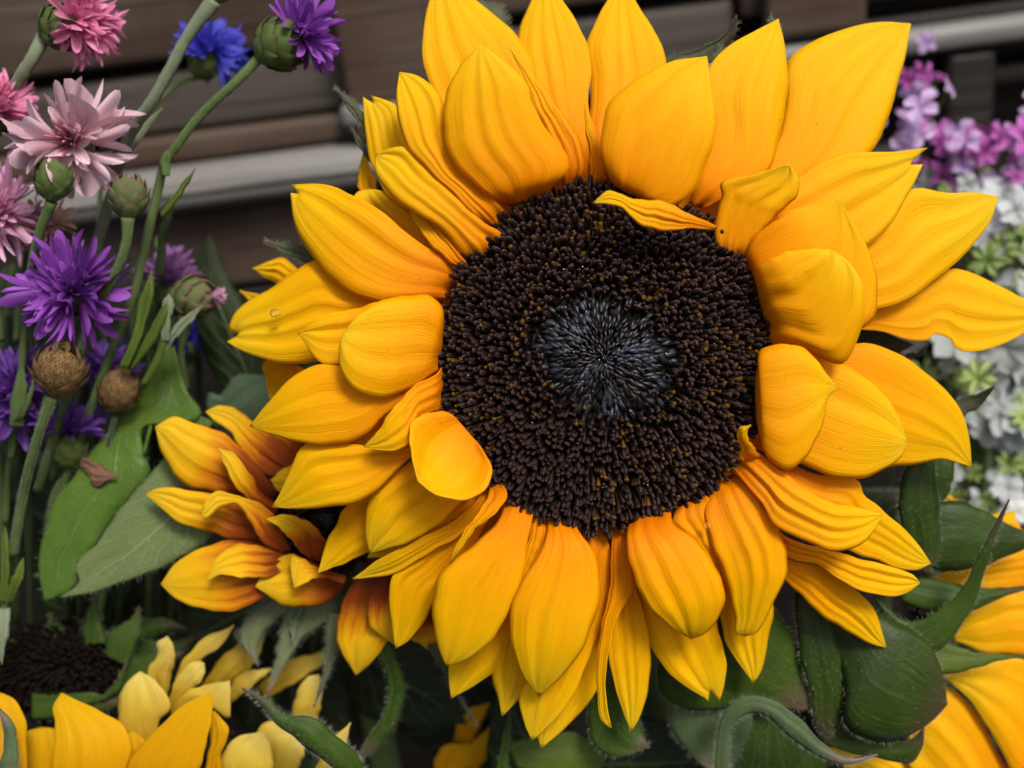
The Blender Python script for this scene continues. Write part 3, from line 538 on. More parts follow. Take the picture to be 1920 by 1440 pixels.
bract(G, [(1745,1195),(1800,1215),(1850,1226)], [(1740,1262),(1800,1260),(1860,1241)], (1940,1228), -27, -24, -27, 'leaf_thin', 2, 200)
bract(G, [(1700,1080),(1750,1085),(1820,1105),(1880,1105)], [(1690,1130),(1760,1150),(1830,1140),(1890,1115)], (1938,1100), -31, -29, -31, 'bract_green', 3, 200)
bract(G, [(1330,1100),(1250,1190),(1236,1290),(1290,1330),(1400,1325)], [(1420,1090),(1470,1170),(1510,1230),(1528,1290)], (1530,1332), -24, -24, -18, 'bract_green', 5, 450)
bract(G, [(1300,1280),(1262,1310),(1258,1360),(1290,1410)], [(1420,1300),(1400,1380),(1370,1440)], (1345,1455), -30, -32, -26, 'bract_blue', 3, 300)
bract(G, [(1340,1460),(1346,1375),(1365,1327),(1410,1303),(1460,1318),(1505,1355),(1545,1395),(1590,1420)], [(1368,1460),(1364,1390),(1380,1350),(1412,1336),(1450,1350),(1490,1387),(1535,1417),(1585,1432)], (1645,1414), -12, -10, -20, 'bract_blue', 2.2, 900, nt_=50)
bract(G, [(1530,1365),(1600,1390),(1660,1393),(1712,1384)], [(1540,1390),(1600,1412),(1661,1422),(1708,1430),(1728,1402)], (1732,1364), -28, -22, -28, 'bract_green', 2, 200)
bract(G, [(1490,1110),(1500,1220),(1520,1300),(1530,1360)], [(1540,1130),(1575,1210),(1588,1280),(1584,1340)], (1552,1390), -22, -24, -22, 'bract_dark', 3.5, 400)
bract(G, [(1420,1330),(1375,1400),(1380,1480)], [(1480,1360),(1540,1420),(1545,1480)], (1450,1540), -34, -36, -32, 'bract_dark', 4, 300)
bract(G, [(1110,1280),(1103,1350),(1118,1400),(1150,1418)], [(1185,1290),(1202,1370)], (1219,1402), -24, -22, -20, 'bract_green', 2.5, 250)
bract(G, [(950,1395),(1000,1380),(1080,1375)], [(970,1440),(1050,1455),(1115,1450)], (1137,1418), -34, -34, -34, 'leaf_thin', 2, 120)
bract(G, [(925,1470),(938,1410),(946,1370)], [(950,1470),(955,1410),(958,1370)], (956,1330), -30, -30, -30, 'bract_green', 1, 120)
bract(G, [(700,1200),(722,1255),(728,1305),(712,1350),(680,1400)], [(722,1195),(748,1250),(758,1305),(740,1360),(700,1410)], (668,1430), -30, -34, -26, 'bract_green', 1.5, 250)
bract(G, [(800,1210),(825,1250),(846,1290)], [(822,1205),(840,1250),(862,1300)], (895,1365), -26, -30, -22, 'bract_purple', 1, 150)
stem_down(G, (1150, 760, -15), 62, 'stem_green', (0.01, .03), n=16)
#@@OTHERS
# ================================================================== OTHER SUNFLOWERS
def simple_disc(parent, cx, cy, rx, ry, d, tilt=(0, 0), n=900, mats=('floret_brown', 'floret_inner', 'floret_yellow'), mat='disc_dark', nsing=0, inner=.25, h=4.0, sc=1.0):
    rr_ = np.linspace(0, 1.05, 14); RR, TH = np.meshgrid(rr_, np.linspace(0, 2 * np.pi, 40, endpoint=False), indexing='ij')
    dm = lambda r: h * (1 - r ** 2)
    V = P(cx + rx * RR * np.cos(TH), cy + ry * RR * np.sin(TH), d + dm(RR) - 2.0 - 60 * np.clip(RR - .97, 0, 1))
    dk = mesh_obj('disc', V, grid_faces(14, 40, True), mat, parent, origin=P(cx, cy, d))
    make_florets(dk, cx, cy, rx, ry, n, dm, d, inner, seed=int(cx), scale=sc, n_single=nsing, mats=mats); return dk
# ---- small two-coloured sunflower tucked under the big one
sm = thing('sunflower', 'small two-coloured sunflower with red-brown petal bases under the big one', 'sunflower', ground_pt(640, 1010, -50))
Q = [
 ([(520,925),(480,870),(430,820),(364,793),(325,782)], [(505,940),(470,930),(441,927),(398,922),(355,913),(326,887),(302,845)], (292,800), -28, -27, 4),
 ([(515,965),(475,945),(445,915),(425,880)], [(525,950),(490,925),(462,880),(435,848)], (410,841), -22, -21, 1.2),
 ([(560,860),(520,820),(480,795),(445,768),(410,761)], [(530,900),(490,885),(455,850),(435,812),(407,793)], (386,772), -33, -33, 2),
 ([(580,850),(550,815),(510,800)], [(560,900),(510,890),(475,860)], (452,815), -38, -40, 2),
 ([(520,1000),(470,950),(430,930),(393,925),(345,918),(300,915)], [(520,1020),(479,1013),(431,1009),(398,997),(345,985),(307,956)], (273,926), -26, -27, 2.5),
 ([(545,1030),(530,1000),(505,955),(460,935),(410,921),(388,935)], [(530,1035),(490,1015),(465,970),(446,945),(407,956),(385,974)], (378,962), -20, -18, 1.5),
 ([(550,1040),(500,1018),(455,1014),(412,1017),(364,1033),(326,1061)], [(550,1060),(520,1100),(494,1119),(450,1143),(407,1145),(364,1138),(326,1119)], (302,1095), -27, -29, 3),
 ([(548,1045),(500,1025),(445,1022),(410,1040)], [(545,1060),(503,1082),(460,1083),(415,1078)], (389,1088), -22, -21, 2),
 ([(645,1090),(600,1060),(545,1040),(508,1057)], [(645,1102),(615,1128),(570,1138),(530,1134),(500,1115)], (479,1099), -25, -24, 3),
 ([(650,1080),(590,1062),(560,1045),(545,1042)], [(645,1096),(600,1082),(575,1092)], (552,1102), -19, -18, 1.5),
 ([(600,1052),(612,1018),(594,992),(561,970),(530,966)], [(580,1048),(560,1030),(541,1006),(520,987)], (500,973), -19, -19, 2),
 ([(690,1050),(664,1090),(640,1135),(631,1178),(637,1215)], [(740,1050),(750,1130),(740,1180),(725,1206),(697,1240)], (668,1266), -24, -28, 2.5),
 ([(720,1070),(697,1104),(688,1145),(697,1178)], [(770,1080),(780,1140),(765,1190)], (740,1208), -20, -22, 2.5),
 ([(770,1100),(755,1180)], [(830,1150),(832,1208)], (819,1226), -24, -26, 1.5),
 ([(590,900),(560,870),(530,880)], [(600,930),(560,930),(520,920)], (508,900), -30, -30, 2),
]
for i, (A, B, tip, z, dt, cup) in enumerate(Q):
    blade(sm, A, B, tip, z, z - 3 if i != 9 else z, dt, cup, .4, .6, 'petal_bicolour', seed=300 + i)
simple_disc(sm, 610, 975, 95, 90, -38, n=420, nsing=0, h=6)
bract(sm, [(530,1110),(470,1150),(450,1190)], [(560,1130),(510,1170),(480,1215)], (484,1250), -38, -36, mat='bract_grey', cup=2)
bract(sm, [(520,1120),(498,1160),(480,1200),(470,1230)], [(500,1110),(470,1150),(450,1180)], (438,1185), -40, -42, mat='bract_grey', cup=2)
bract(sm, [(560,1110),(535,1150),(525,1200),(515,1250)], [(640,1080),(625,1150),(570,1195),(530,1250)], (503,1301), -36, -32, mat='bract_grey', cup=3, hairs=400)
bract(sm, [(560,1120),(545,1160)], [(580,1120),(560,1165)], (548,1205), -34, -32, mat='bract_blue', cup=1, hairs=120)
bract(sm, [(615,1150),(610,1200),(608,1250),(600,1285)], [(645,1150),(640,1215),(618,1260),(606,1288)], (588,1326), -34, -31, mat='bract_purple', cup=1.5)
stem_down(sm, (625, 1020, -46), 40, 'stem_green', (-.005, .02))
# ---- faded head, all petals gone
fd = thing('sunflower', 'faded sunflower head without petals, dark disc ringed by green bracts', 'sunflower', ground_pt(110, 1250, -60))
simple_disc(fd, 108, 1255, 128, 78, -52, n=620, nsing=0, h=9, mat='disc_faded', inner=.0, sc=1.1, mats=('disc_faded', 'disc_faded', 'disc_faded'))
for A, B, tip, z, m in [
  ([(80,1230),(84,1190)], [(135,1215),(122,1188)], (93,1147), -50, 'bract_green'), ([(150,1210),(158,1176)], [(200,1205),(193,1176)], (175,1116), -48, 'bract_green'),
  ([(200,1230),(206,1185),(240,1165)], [(240,1250),(255,1212),(265,1180)], (261,1135), -46, 'bract_green'), ([(120,1200),(118,1170)], [(165,1200),(160,1165)], (140,1158), -54, 'bract_dark'),
  ([(220,1270),(240,1245),(290,1225)], [(225,1300),(270,1285),(310,1255)], (345,1222), -48, 'bract_green'), ([(230,1230),(280,1200),(320,1205)], [(240,1260),(290,1240),(340,1230)], (372,1186), -52, 'bract_dark'),
  ([(200,1300),(225,1270),(232,1250)], [(160,1320),(200,1310),(225,1290)], (238,1235), -42, 'bract_green'), ([(60,1300),(110,1300),(170,1300)], [(60,1350),(120,1345),(200,1335)], (235,1310), -44, 'bract_green'),
  ([(0,1240),(10,1200),(30,1190)], [(50,1240),(62,1215)], (52,1178), -52, 'bract_green'), ([(210,1190),(260,1165),(310,1160)], [(215,1215),(270,1200),(320,1185)], (352,1178), -56, 'bract_dark')]:
    bract(fd, A, B, tip, z, mat=m, cup=2, hairs=120)
stem_down(fd, (108, 1290, -62), 40, 'stem_green', (.0, .02))
# ---- golden head in the lower left corner
lo = thing('sunflower', 'golden sunflower below the faded head, broad upright petals', 'sunflower', ground_pt(150, 1500, -40))
for i, (A, B, tip, z, dt) in enumerate([
  ([(105,1560),(97,1440),(103,1350),(100,1325)], [(240,1560),(242,1440),(245,1400),(235,1362),(190,1335),(150,1315)], (116,1299), -22, -26),
  ([(220,1550),(235,1440),(264,1397),(307,1354),(355,1315)], [(345,1550),(374,1440),(388,1392),(398,1339)], (399,1298), -18, -18),
  ([(-60,1540),(-70,1440),(-60,1350),(-30,1300)], [(55,1540),(51,1440),(46,1345),(29,1313)], (-5,1297), -18, -20),
  ([(40,1540),(44,1440),(48,1375)], [(125,1540),(120,1440),(108,1370)], (75,1364), -30, -32),
  ([(370,1520),(393,1400),(396,1340)], [(425,1500),(415,1420),(428,1365)], (402,1333), -24, -25),
  ([(200,1540),(215,1440),(225,1390)], [(300,1540),(290,1440),(280,1400)], (250,1370), -29, -30)]):
    blade(lo, A, B, tip, z, z - 4, dt, 3, .3, .4, 'petal_shaded', seed=400 + i)
bract(lo, [(45,1500),(33,1425),(30,1375),(18,1348)], [(8,1500),(3,1430),(10,1380)], (-2,1328), -10, -12, -10, 'bract_blue', 2, 300)
bract(lo, [(690,1455),(660,1405),(628,1378),(585,1345),(530,1338),(500,1310)], [(660,1470),(600,1418),(551,1382),(515,1352),(495,1325)], (455,1290), -12, -14, -16, 'bract_green', 3.5, 900, ridge=.2, nt_=36)
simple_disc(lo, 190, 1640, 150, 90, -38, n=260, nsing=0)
stem_down(lo, (190, 1650, -48), 40, 'stem_green', (.0, .02))
# ---- pale one behind it
pl = thing('sunflower', 'pale yellow wilting sunflower with short loose petals behind the golden one', 'sunflower', ground_pt(360, 1420, -50))
for i, (A, B, tip, z, dt) in enumerate([
  ([(240,1420),(222,1344),(223,1315),(235,1282)], [(290,1420),(300,1350),(319,1325),(311,1300),(290,1275)], (263,1259), -32, -33),
  ([(295,1310),(278,1258),(296,1225),(295,1205)], [(312,1310),(326,1240),(326,1212)], (314,1193), -38, -36),
  ([(320,1310),(335,1255),(355,1224),(383,1196),(415,1182)], [(332,1310),(350,1262),(379,1236),(417,1207)], (439,1172), -40, -38),
  ([(310,1330),(330,1275),(355,1245),(375,1240)], [(335,1340),(350,1302),(372,1282),(384,1262)], (383,1244), -36, -36),
  ([(318,1340),(340,1305),(380,1285),(410,1280)], [(360,1350),(395,1325),(430,1345),(432,1310)], (431,1277), -34, -33),
  ([(410,1500),(418,1412),(440,1385),(470,1375)], [(500,1500),(512,1430),(508,1400)], (493,1373), -30, -31),
  ([(500,1460),(482,1372),(520,1350)], [(540,1470),(568,1420)], (572,1385), -36, -36),
  ([(375,1290),(420,1228),(460,1200)], [(420,1290),(480,1240)], (497,1184), -50, -52), ([(545,1370),(553,1310),(575,1270)], [(590,1370),(604,1300)], (598,1265), -46, -46),
  ([(420,1310),(450,1265),(490,1255)], [(430,1320),(480,1280)], (510,1254), -50, -50), ([(560,1480),(590,1440),(620,1390)], [(600,1480),(640,1420)], (657,1355), -34, -34),
  ([(480,1290),(540,1240),(590,1225)], [(500,1310),(570,1270),(620,1235)], (640,1215), -56, -58)]):
    blade(pl, A, B, tip, z, z - 4, dt, 2, .3, .4, 'petal_pale', seed=430 + i, nt_=24, nu=13)
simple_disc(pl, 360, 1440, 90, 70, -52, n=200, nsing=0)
stem_down(pl, (360, 1460, -60), 34, 'stem_green', (.0, .02))
# ---- big head in the lower right corner
lr = thing('sunflower', 'golden sunflower behind the hairy green bracts, long smooth petals', 'sunflower', ground_pt(2100, 1480, -50))
for i, (A, B, tip, z, dt) in enumerate([
  ([(2010,1330),(1920,1236),(1850,1240),(1800,1255)], [(2010,1490),(1910,1460),(1870,1395),(1835,1335),(1795,1290)], (1765,1267), -34, -37),
  ([(2000,1520),(1890,1440),(1850,1370),(1805,1305),(1775,1290)], [(1980,1640),(1850,1600),(1730,1480),(1700,1420)], (1712,1362), -38, -42),
  ([(1950,1640),(1800,1500),(1690,1425),(1610,1400)], [(1900,1680),(1740,1560),(1620,1480),(1570,1420)], (1551,1386), -42, -46),
  ([(2060,1160),(1920,1105),(1861,1127),(1817,1151)], [(2060,1290),(1920,1232),(1844,1224)], (1787,1198), -38, -42),
  ([(2060,1030),(1920,1026),(1839,1049)], [(2060,1120),(1920,1100),(1835,1102)], (1742,1085), -42, -46),
  ([(1930,1040),(1870,990),(1852,972)], [(1940,1020),(1910,985)], (1901,957), -46, -48), ([(1800,960),(1762,945)], [(1810,950),(1780,930)], (1765,935), -48, -48),
  ([(2030,1240),(1930,1215),(1850,1225)], [(2030,1330),(1930,1290),(1850,1260)], (1800,1235), -44, -46)]):
    blade(lr, A, B, tip, z, z - 3, dt, 2.5, .5, .3, 'petal_gold', seed=460 + i)
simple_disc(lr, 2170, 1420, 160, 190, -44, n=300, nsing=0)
stem_down(lr, (2150, 1500, -60), 44, 'stem_green', (.0, .02))
# ---- dim head far down in the gap between the leaves
dm = thing('sunflower', 'dim yellow sunflower deep in the dark gap under the big one', 'sunflower', ground_pt(880, 1430, -90))
for i, (A, B, tip) in enumerate([([(850,1450),(880,1400),(910,1370)], [(880,1460),(920,1410)], (940,1345)), ([(820,1470),(815,1430),(830,1400)], [(860,1470),(880,1430)], (905,1395)), ([(850,1390),(860,1350),(880,1330)], [(880,1400),(900,1360)], (918,1318)), ([(815,1440),(850,1415)], [(820,1460),(870,1440)], (900,1420))]):
    blade(dm, A, B, tip, -75, -78, -76, 2, .3, .3, 'petal_shaded', seed=490 + i, nt_=20, nu=11)
simple_disc(dm, 850, 1500, 60, 50, -80, n=120)
stem_down(dm, (850, 1510, -86), 30, 'stem_dark_shade', (0, .02))

# ================================================================== LEAVES
lf = thing('sunflower_leaf', 'torn green leaf folded over with pale veined underside and brown scar', 'leaf', P(300, 655, -30))
blade(lf, [(295,652),(291,681),(266,731),(237,766),(200,812),(172,848),(134,899),(105,932),(81,1009),(72,1061)], [(327,650),(337,687),(353,737),(378,775),(352,792),(268,800),(272,850),(282,886),(249,927),(211,975),(182,1018),(148,1061),(140,1100)], (84,1126), -38, -44, -32, 3, .3, .6, 'leaf_top', 'blade', 50, 19, seed=501, hairs=150)
blade(lf, [(352,770),(330,790),(300,800)], [(400,790),(390,810),(370,830)], (305,838), -42, -42, -44, 1, .2, .2, 'leaf_top', 'blade', 20, 9, seed=503)
blade(lf, [(312,855),(249,927),(211,975),(182,1018),(144,1061),(150,1090)], [(350,875),(405,960),(393,1009),(335,1047),(259,1081),(180,1108)], (112,1120), -32, -36, -30, 2, .25, .4, 'leaf_under', 'folded_flap', 40, 19, seed=502, hairs=200)
tube(lf, [(296,660,-43),(290,760,-42),(270,850,-36)], [6, 5, 3], 'leaf_top', 'midrib', 8)
sc = blade(lf, [(148,872),(156,858),(172,866),(188,868),(196,880)], [(158,882),(168,890),(172,908),(186,914),(196,902)], (222,896), -34.0, -35.5, -34.5, 1.0, 1.2, 1.2, 'brown_scar', 'scar', 22, 13, seed=504)
tube(lf, [(311,652,-44),(325,600,-60),(340,540,-75)], [15, 10, 9], 'stem_dark_shade', 'petiole')
def leaf_thing(label, A, B, tip, z, db=None, dt=None, mat='leaf_dark_shade', cup=4, cat='leaf', **kw):
    t = thing('leaf', label, cat, P(*A[0], z)); o = blade(t, A, B, tip, z, db if db is not None else z, dt if dt is not None else z, cup, .4, .6, mat, 'blade', 30, 15, **kw)
    c0 = ((A[0][0] + B[0][0]) / 2, (A[0][1] + B[0][1]) / 2)
    tube(t, [(c0[0], c0[1], (db or z)), (c0[0], c0[1] + 60, (db or z) - 12), (c0[0] + 10, c0[1] + 160, (db or z) - 25)], [7, 8, 9], 'stem_dark_shade', 'petiole'); return t
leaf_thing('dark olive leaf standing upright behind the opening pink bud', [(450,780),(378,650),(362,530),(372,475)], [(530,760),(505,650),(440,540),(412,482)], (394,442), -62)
leaf_thing('dull blue-green leaf scrap between the folded leaf and the yellow petals', [(388,760),(392,735),(412,742),(440,706)], [(400,800),(450,800),(505,785)], (512,704), -56, mat='leaf_teal', cup=2)
rg = np.random.default_rng(21); kk = 0
SHADE_FILL = [  # leaves added to darken the hollow, its shade put into their colour
 (600,1150,260,-70,'added shade-dark leaf below the small two-coloured sunflower'), (760,1280,230,-75,'added shade-dark curled leaf hanging under the lower left petals of the big sunflower'), (420,1170,260,-80,'added shade-dark leaf between the folded leaf and the pale petals'),
 (1000,1420,260,-66,'added shade-dark leaf under the lowest petals of the big sunflower'), (1230,1430,240,-58,'added shade-dark leaf beside the blue-green curled bract'), (1600,1250,300,-52,'added shade-dark broad leaf behind the hairy bracts'),
 (1680,1000,260,-56,'added shade-dark leaf beside the white blossoms, under the right petals'), (150,1080,260,-80,'added shade-dark leaf below the folded torn leaf'), (250,600,240,-88,'added shade-dark leaf among the cornflower stems'), (60,960,260,-84,'added shade-dark leaf low behind the cornflower stems'),
 (520,700,240,-84,'added shade-dark leaf behind the left petals of the big sunflower'), (860,1330,280,-100,'added shade-dark leaf deep in the gap above the dim yellow petals'), (560,1330,300,-95,'added shade-dark leaf behind the dangling bract tips'), (1480,1440,260,-60,'added shade-dark leaf under the curled bract'), (80,560,220,-95,'added shade-dark leaf behind the purple cornflower')]
for (x, y, s, z, lab) in SHADE_FILL:
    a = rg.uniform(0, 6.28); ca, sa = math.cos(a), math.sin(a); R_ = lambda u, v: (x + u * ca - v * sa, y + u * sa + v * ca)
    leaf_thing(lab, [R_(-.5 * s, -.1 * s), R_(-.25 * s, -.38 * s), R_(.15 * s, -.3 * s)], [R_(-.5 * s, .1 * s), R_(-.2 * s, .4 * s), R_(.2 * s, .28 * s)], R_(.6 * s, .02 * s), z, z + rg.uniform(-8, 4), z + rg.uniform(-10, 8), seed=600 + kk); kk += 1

# ================================================================== CORNFLOWERS
def floret_mesh(name, lobes, seed, mat, depth=.45, wide=.34):
    rg = np.random.default_rng(seed); nth = lobes * 8; ns = 11
    th = np.linspace(0, 2 * np.pi, nth, endpoint=False); fr = np.abs(((th * lobes / (2 * np.pi)) % 1) * 2 - 1)
    li = (th * lobes / (2 * np.pi)).astype(int); ll = rg.uniform(.85, 1.1, lobes)[li % lobes]; curl = rg.uniform(-.12, .3, lobes)[li % lobes]
    smax = (1 - depth) + depth * ll * (1 - fr ** 1.7); V = []; U = []
    for k in range(ns):
        q = k / (ns - 1); s = q * smax
        e = np.clip((s - .14) / .86, 0, 1.2); r = .028 + wide * 1.25 * e ** 1.15
        zc = s - curl * np.clip(s - .6, 0, 1) ** 1.3; r = r * (1 + .16 * np.cos(np.pi * fr) * np.clip(s * 2 - .5, 0, 1))
        V.append(np.stack([r * np.cos(th) * 1.1, r * np.sin(th) * .55 + .12 * e * e, zc], -1)); U.append(np.stack([th / 6.283, np.full(nth, q)], -1))
    V = np.vstack(V); U = np.vstack(U)
    me = bpy.data.meshes.new(name); me.from_pydata(V.tolist(), [], grid_faces(ns, nth, True).tolist()); me.polygons.foreach_set('use_smooth', [True] * len(me.polygons))
    ul = me.uv_layers.new(name='UVMap'); ix = np.empty(len(me.loops), int); me.loops.foreach_get('vertex_index', ix); ul.data.foreach_set('uv', U[ix].ravel()); me.materials.append(MATS[mat]); return me
def stam_mesh(mat):
    V, F, U = tube_proto([(0, .02, 0), (.5, .028, .5), (.8, .04, .8), (.95, .03, 1), (1, .004, 1)], 6, bend=.18)
    me = bpy.data.meshes.new('stamen'); me.from_pydata(V.tolist(), [], F.tolist()); me.polygons.foreach_set('use_smooth', [True] * len(me.polygons))
    ul = me.uv_layers.new(name='UVMap'); ix = np.empty(len(me.loops), int); me.loops.foreach_get('vertex_index', ix); ul.data.foreach_set('uv', U[ix].ravel()); me.materials.append(MATS[mat]); return me
FM = {}; SMs = {}; SCM = {}
def put(parent, me, name, org, axis, L, roll, sx=1.0):
    ax = np.asarray(axis, float); ax /= np.linalg.norm(ax); ref = np.array([0.3, .2, .93]) if abs(ax[2]) < .9 else np.array([1.0, 0, 0])
    x = np.cross(ref, ax); x /= np.linalg.norm(x); y = np.cross(ax, x); x2 = x * math.cos(roll) + y * math.sin(roll); y2 = np.cross(ax, x2)
    M = np.stack([x2 * sx, y2 * sx, ax], 1) * L; o = bpy.data.objects.new(name, me); COL.objects.link(o); o.parent = parent; b = wloc(parent)
    o.matrix_local = Matrix([[*M[k], org[k] - b[k]] for k in range(3)] + [[0, 0, 0, 1]]); return o
def scale_mesh(mat):
    if mat in SCM: return SCM[mat]
    n, m = 7, 5; t = np.linspace(0, 1, n)[:, None]; u = np.linspace(-1, 1, m)[None, :]
    wd = .42 * np.sin(np.pi * np.clip(t * .82 + .16, 0, 1)) ** .8 * (1 - t ** 6)
    x = u * wd; zz = t + 0 * u; y = .10 * (1 - u ** 2) * np.sin(np.pi * t * .9) + .03 * t
    V = np.stack([x, y, zz], -1).reshape(-1, 3); U = np.stack(np.broadcast_arrays((u + 1) / 2, t), -1).reshape(-1, 2)
    me = bpy.data.meshes.new('scale'); me.from_pydata(V.tolist(), [], grid_faces(n, m).tolist()); me.polygons.foreach_set('use_smooth', [True] * len(me.polygons))
    ul = me.uv_layers.new(name='UVMap'); ix = np.empty(len(me.loops), int); me.loops.foreach_get('vertex_index', ix); ul.data.foreach_set('uv', U[ix].ravel()); me.materials.append(MATS[mat]); SCM[mat] = me; return me
def involucre(parent, c, axis, r, h, mat, nsc=30, seed=1, core='stem_dark_shade'):
    """egg of overlapping scales: c = centre (world), axis = unit vector base->mouth, r,h metres"""
    rg = np.random.default_rng(seed); ax = np.asarray(axis, float) / np.linalg.norm(axis); x = np.cross(ax, np.array([.2, .5, .8])); x /= np.linalg.norm(x); y = np.cross(ax, x)
    ts = np.linspace(0, 1, 14); prof = np.sin(np.pi * (ts * .86 + .04)) ** .62; prof[-1] *= .9
    th = np.linspace(0, 2 * np.pi, 18, endpoint=False)
    V = c + ((ts - .5) * h)[:, None, None] * ax + (prof * r * .95)[:, None, None] * (np.cos(th)[None, :, None] * x + np.sin(th)[None, :, None] * y)
    U = np.stack(np.broadcast_arrays((np.arange(18) / 18)[None, :], (ts * .6)[:, None]), -1).reshape(-1, 2)
    o = mesh_obj('involucre', V, grid_faces(14, 18, True).tolist() + [list(range(18))[::-1], [13 * 18 + i for i in range(18)]], mat, parent, U, origin=c - ax * h / 2)
    me = scale_mesh(mat); b = wloc(o)
    for i in range(nsc):
        t = .02 + .74 * ((i + .5) / nsc); a_ = i * 2.39996; f = lambda q: np.sin(np.pi * (min(max(q, 0), 1) * .86 + .04)) ** .62 * r
        er = math.cos(a_) * x + math.sin(a_) * y; p = c + (t - .5) * h * ax + er * f(t) * .95; p2 = c + (t + .2 - .5) * h * ax + er * f(t + .2) * 1.0
        zd = p2 - p; L = .50 * h * rg.uniform(.9, 1.1); zd /= np.linalg.norm(zd); xd = np.cross(er, zd); xd /= np.linalg.norm(xd); yd = np.cross(zd, xd)
        if yd @ er < 0: xd = -xd; yd = -yd
        M = np.stack([xd, yd * 1.1, zd], 1) * L; s = bpy.data.objects.new('scale', me); COL.objects.link(s); s.parent = o
        s.matrix_local = Matrix([[*M[k], p[k] - b[k]] for k in range(3)] + [[0, 0, 0, 1]])
    return o
def cornflower(label, mat, head, axis, L, n_out=13, inv=None, stem=None, stemrad=6, stemmat='stem_green', spread=(52, 88), droop=.0, st_mat='stamen_dark', seed=1, n_in=9, lobes=6, scmat='scale_green', wide=.34, depth=.45, leaves=(), n_st=16, ragged=.0):
    """head = (px,py,d) where the florets spring from; axis in camera axes; L = outer floret length in px"""
    rg = np.random.default_rng(seed); hp = P(*head); t = thing('cornflower', label, 'flower', hp, 'cornflowers at the left'); Lm = L * PXM
    ax = cv(*[np.float64(v) for v in np.array(axis, float) / np.linalg.norm(axis)]); x = np.cross(ax, np.array([.3, .5, .8])); x /= np.linalg.norm(x); y = np.cross(ax, x)
    key = (mat, lobes, wide, depth)
    if key not in FM: FM[key] = [floret_mesh('floret', lobes + (q % 2) - (q == 2), 900 + q, mat, depth, wide * (1 + .12 * (q - 1))) for q in range(4)]
    if st_mat not in SMs: SMs[st_mat] = stam_mesh(st_mat)
    for i in range(n_out + n_in):
        inn = i >= n_out; a_ = (i * 2 * np.pi / n_out + rg.normal(0, .16)) if not inn else i * 2.4
        p_ = math.radians(rg.uniform(*spread) if not inn else rg.uniform(12, 48)); dr = ax * math.cos(p_) + (math.cos(a_) * x + math.sin(a_) * y) * math.sin(p_)
        dr = dr + rg.normal(0, 1, 3) * ragged + droop * np.array([0, 0, -1.0]) * rg.uniform(.3, 1)
        put(t, FM[key][rg.integers(4)], 'floret', hp, dr, Lm * (rg.uniform(.85, 1.12) if not inn else rg.uniform(.5, .78)), rg.uniform(0, 6.28), rg.uniform(.85, 1.1))
    for i in range(n_st):
        p_ = math.radians(rg.uniform(0, 38)); a_ = rg.uniform(0, 6.28); put(t, SMs[st_mat], 'stamen', hp, ax * math.cos(p_) + (math.cos(a_) * x + math.sin(a_) * y) * math.sin(p_), Lm * rg.uniform(.42, .66), rg.uniform(0, 6.28))
    if inv:
        r = inv * PXM * (D - head[2] * .001) / D; h = r * 2.15; involucre(t, hp - ax * h * .46, ax, r, h, scmat, seed=seed)
        if stem: 
            sp = hp - ax * h * .95; k = sp - CAMPOS; dep = k @ f_; px = 960 + (k @ RT) / dep * D / PXM; py = 720 - (k @ UP) / dep * D / PXM; stem = [(px, py, (D - dep) * 1000)] + list(stem)
    if stem: tube(t, stem, [stemrad * 1.15] + [stemrad] * (len(stem) - 1), stemmat, hairs=900 if head[2] > -30 else 0)
    for (A, B, tip, z, m) in leaves: blade(t, A, B, tip, z, z, z, .8, .15, .3, m, 'leaf', 20, 7, seed=int(tip[0]))
    return t
cornflower('bright pink cornflower head leaning at the top of the planks', 'bloom_pink', (142, 38, -22), (.75, .25, .25), 88, 13, 38, [(60,110,-24),(25,165,-28),(-15,235,-30),(-30,330,-34)], 13, 'stem_pale', seed=11, st_mat='stamen_rose', wide=.38, spread=(30, 95), droop=.45)
cornflower('purple cornflower with a round green base on the long bent stem', 'bloom_purple', (556, 62, -20), (.82, .5, .12), 84, 13, 43, [(440,156,-20),(380,212,-21),(335,268,-22),(308,310,-24),(298,350,-26),(284,410,-27),(266,490,-29),(248,560,-30),(214,645,-33),(178,745,-36),(145,840,-40),(90,980,-46)], 9.5, seed=12, spread=(25, 85), droop=.15,
  leaves=[([(305,330),(300,300),(306,290)], [(318,330),(320,300),(318,288)], (312,282), -22, 'stem_green'), ([(300,400),(322,370),(345,340)], [(304,408),(332,376),(352,345)], (367,315), -26, 'leaf_thin')])
cornflower('vivid blue cornflower blurred behind the pale woolly stem', 'bloom_blue', (392, 104, -62), (.45, .75, .1), 84, 14, 24, [(345,150,-62),(300,186,-61),(265,210,-60),(235,245,-60),(200,330,-62)], 6, seed=13, spread=(20, 95), lobes=6, wide=.42)
cornflower('faded pink cornflower with drooping crumpled rays, facing out', 'bloom_blush', (136, 268, -18), (.12, .1, 1), 118, 12, 33, None, 9, seed=14, st_mat='stamen_rose', wide=.42, depth=.40, spread=(40, 118), n_in=5, n_st=34, lobes=4, ragged=.3)
t4 = thing('cornflower', 'plump green cornflower bud under the faded pink bloom', 'flower bud', P(98, 345, -14), 'cornflowers at the left')
involucre(t4, P(100, 343, -14), cv(.1, 1., .1), 33 * PXM, 72 * PXM, 'scale_green', seed=3); tube(t4, [(97,378,-15),(78,425,-18),(62,485,-22),(48,600,-28),(38,720,-34),(20,860,-40)], [12, 10, 9, 8, 8, 8], 'stem_green')
cornflower('bright pink cornflower half out of sight beside the faded pink one', 'bloom_pink', (-6, 200, -26), (.35, .5, .6), 84, 12, 30, [(-30,270,-30),(-20,420,-32)], 9, seed=15, st_mat='stamen_rose', wide=.38, n_st=24)
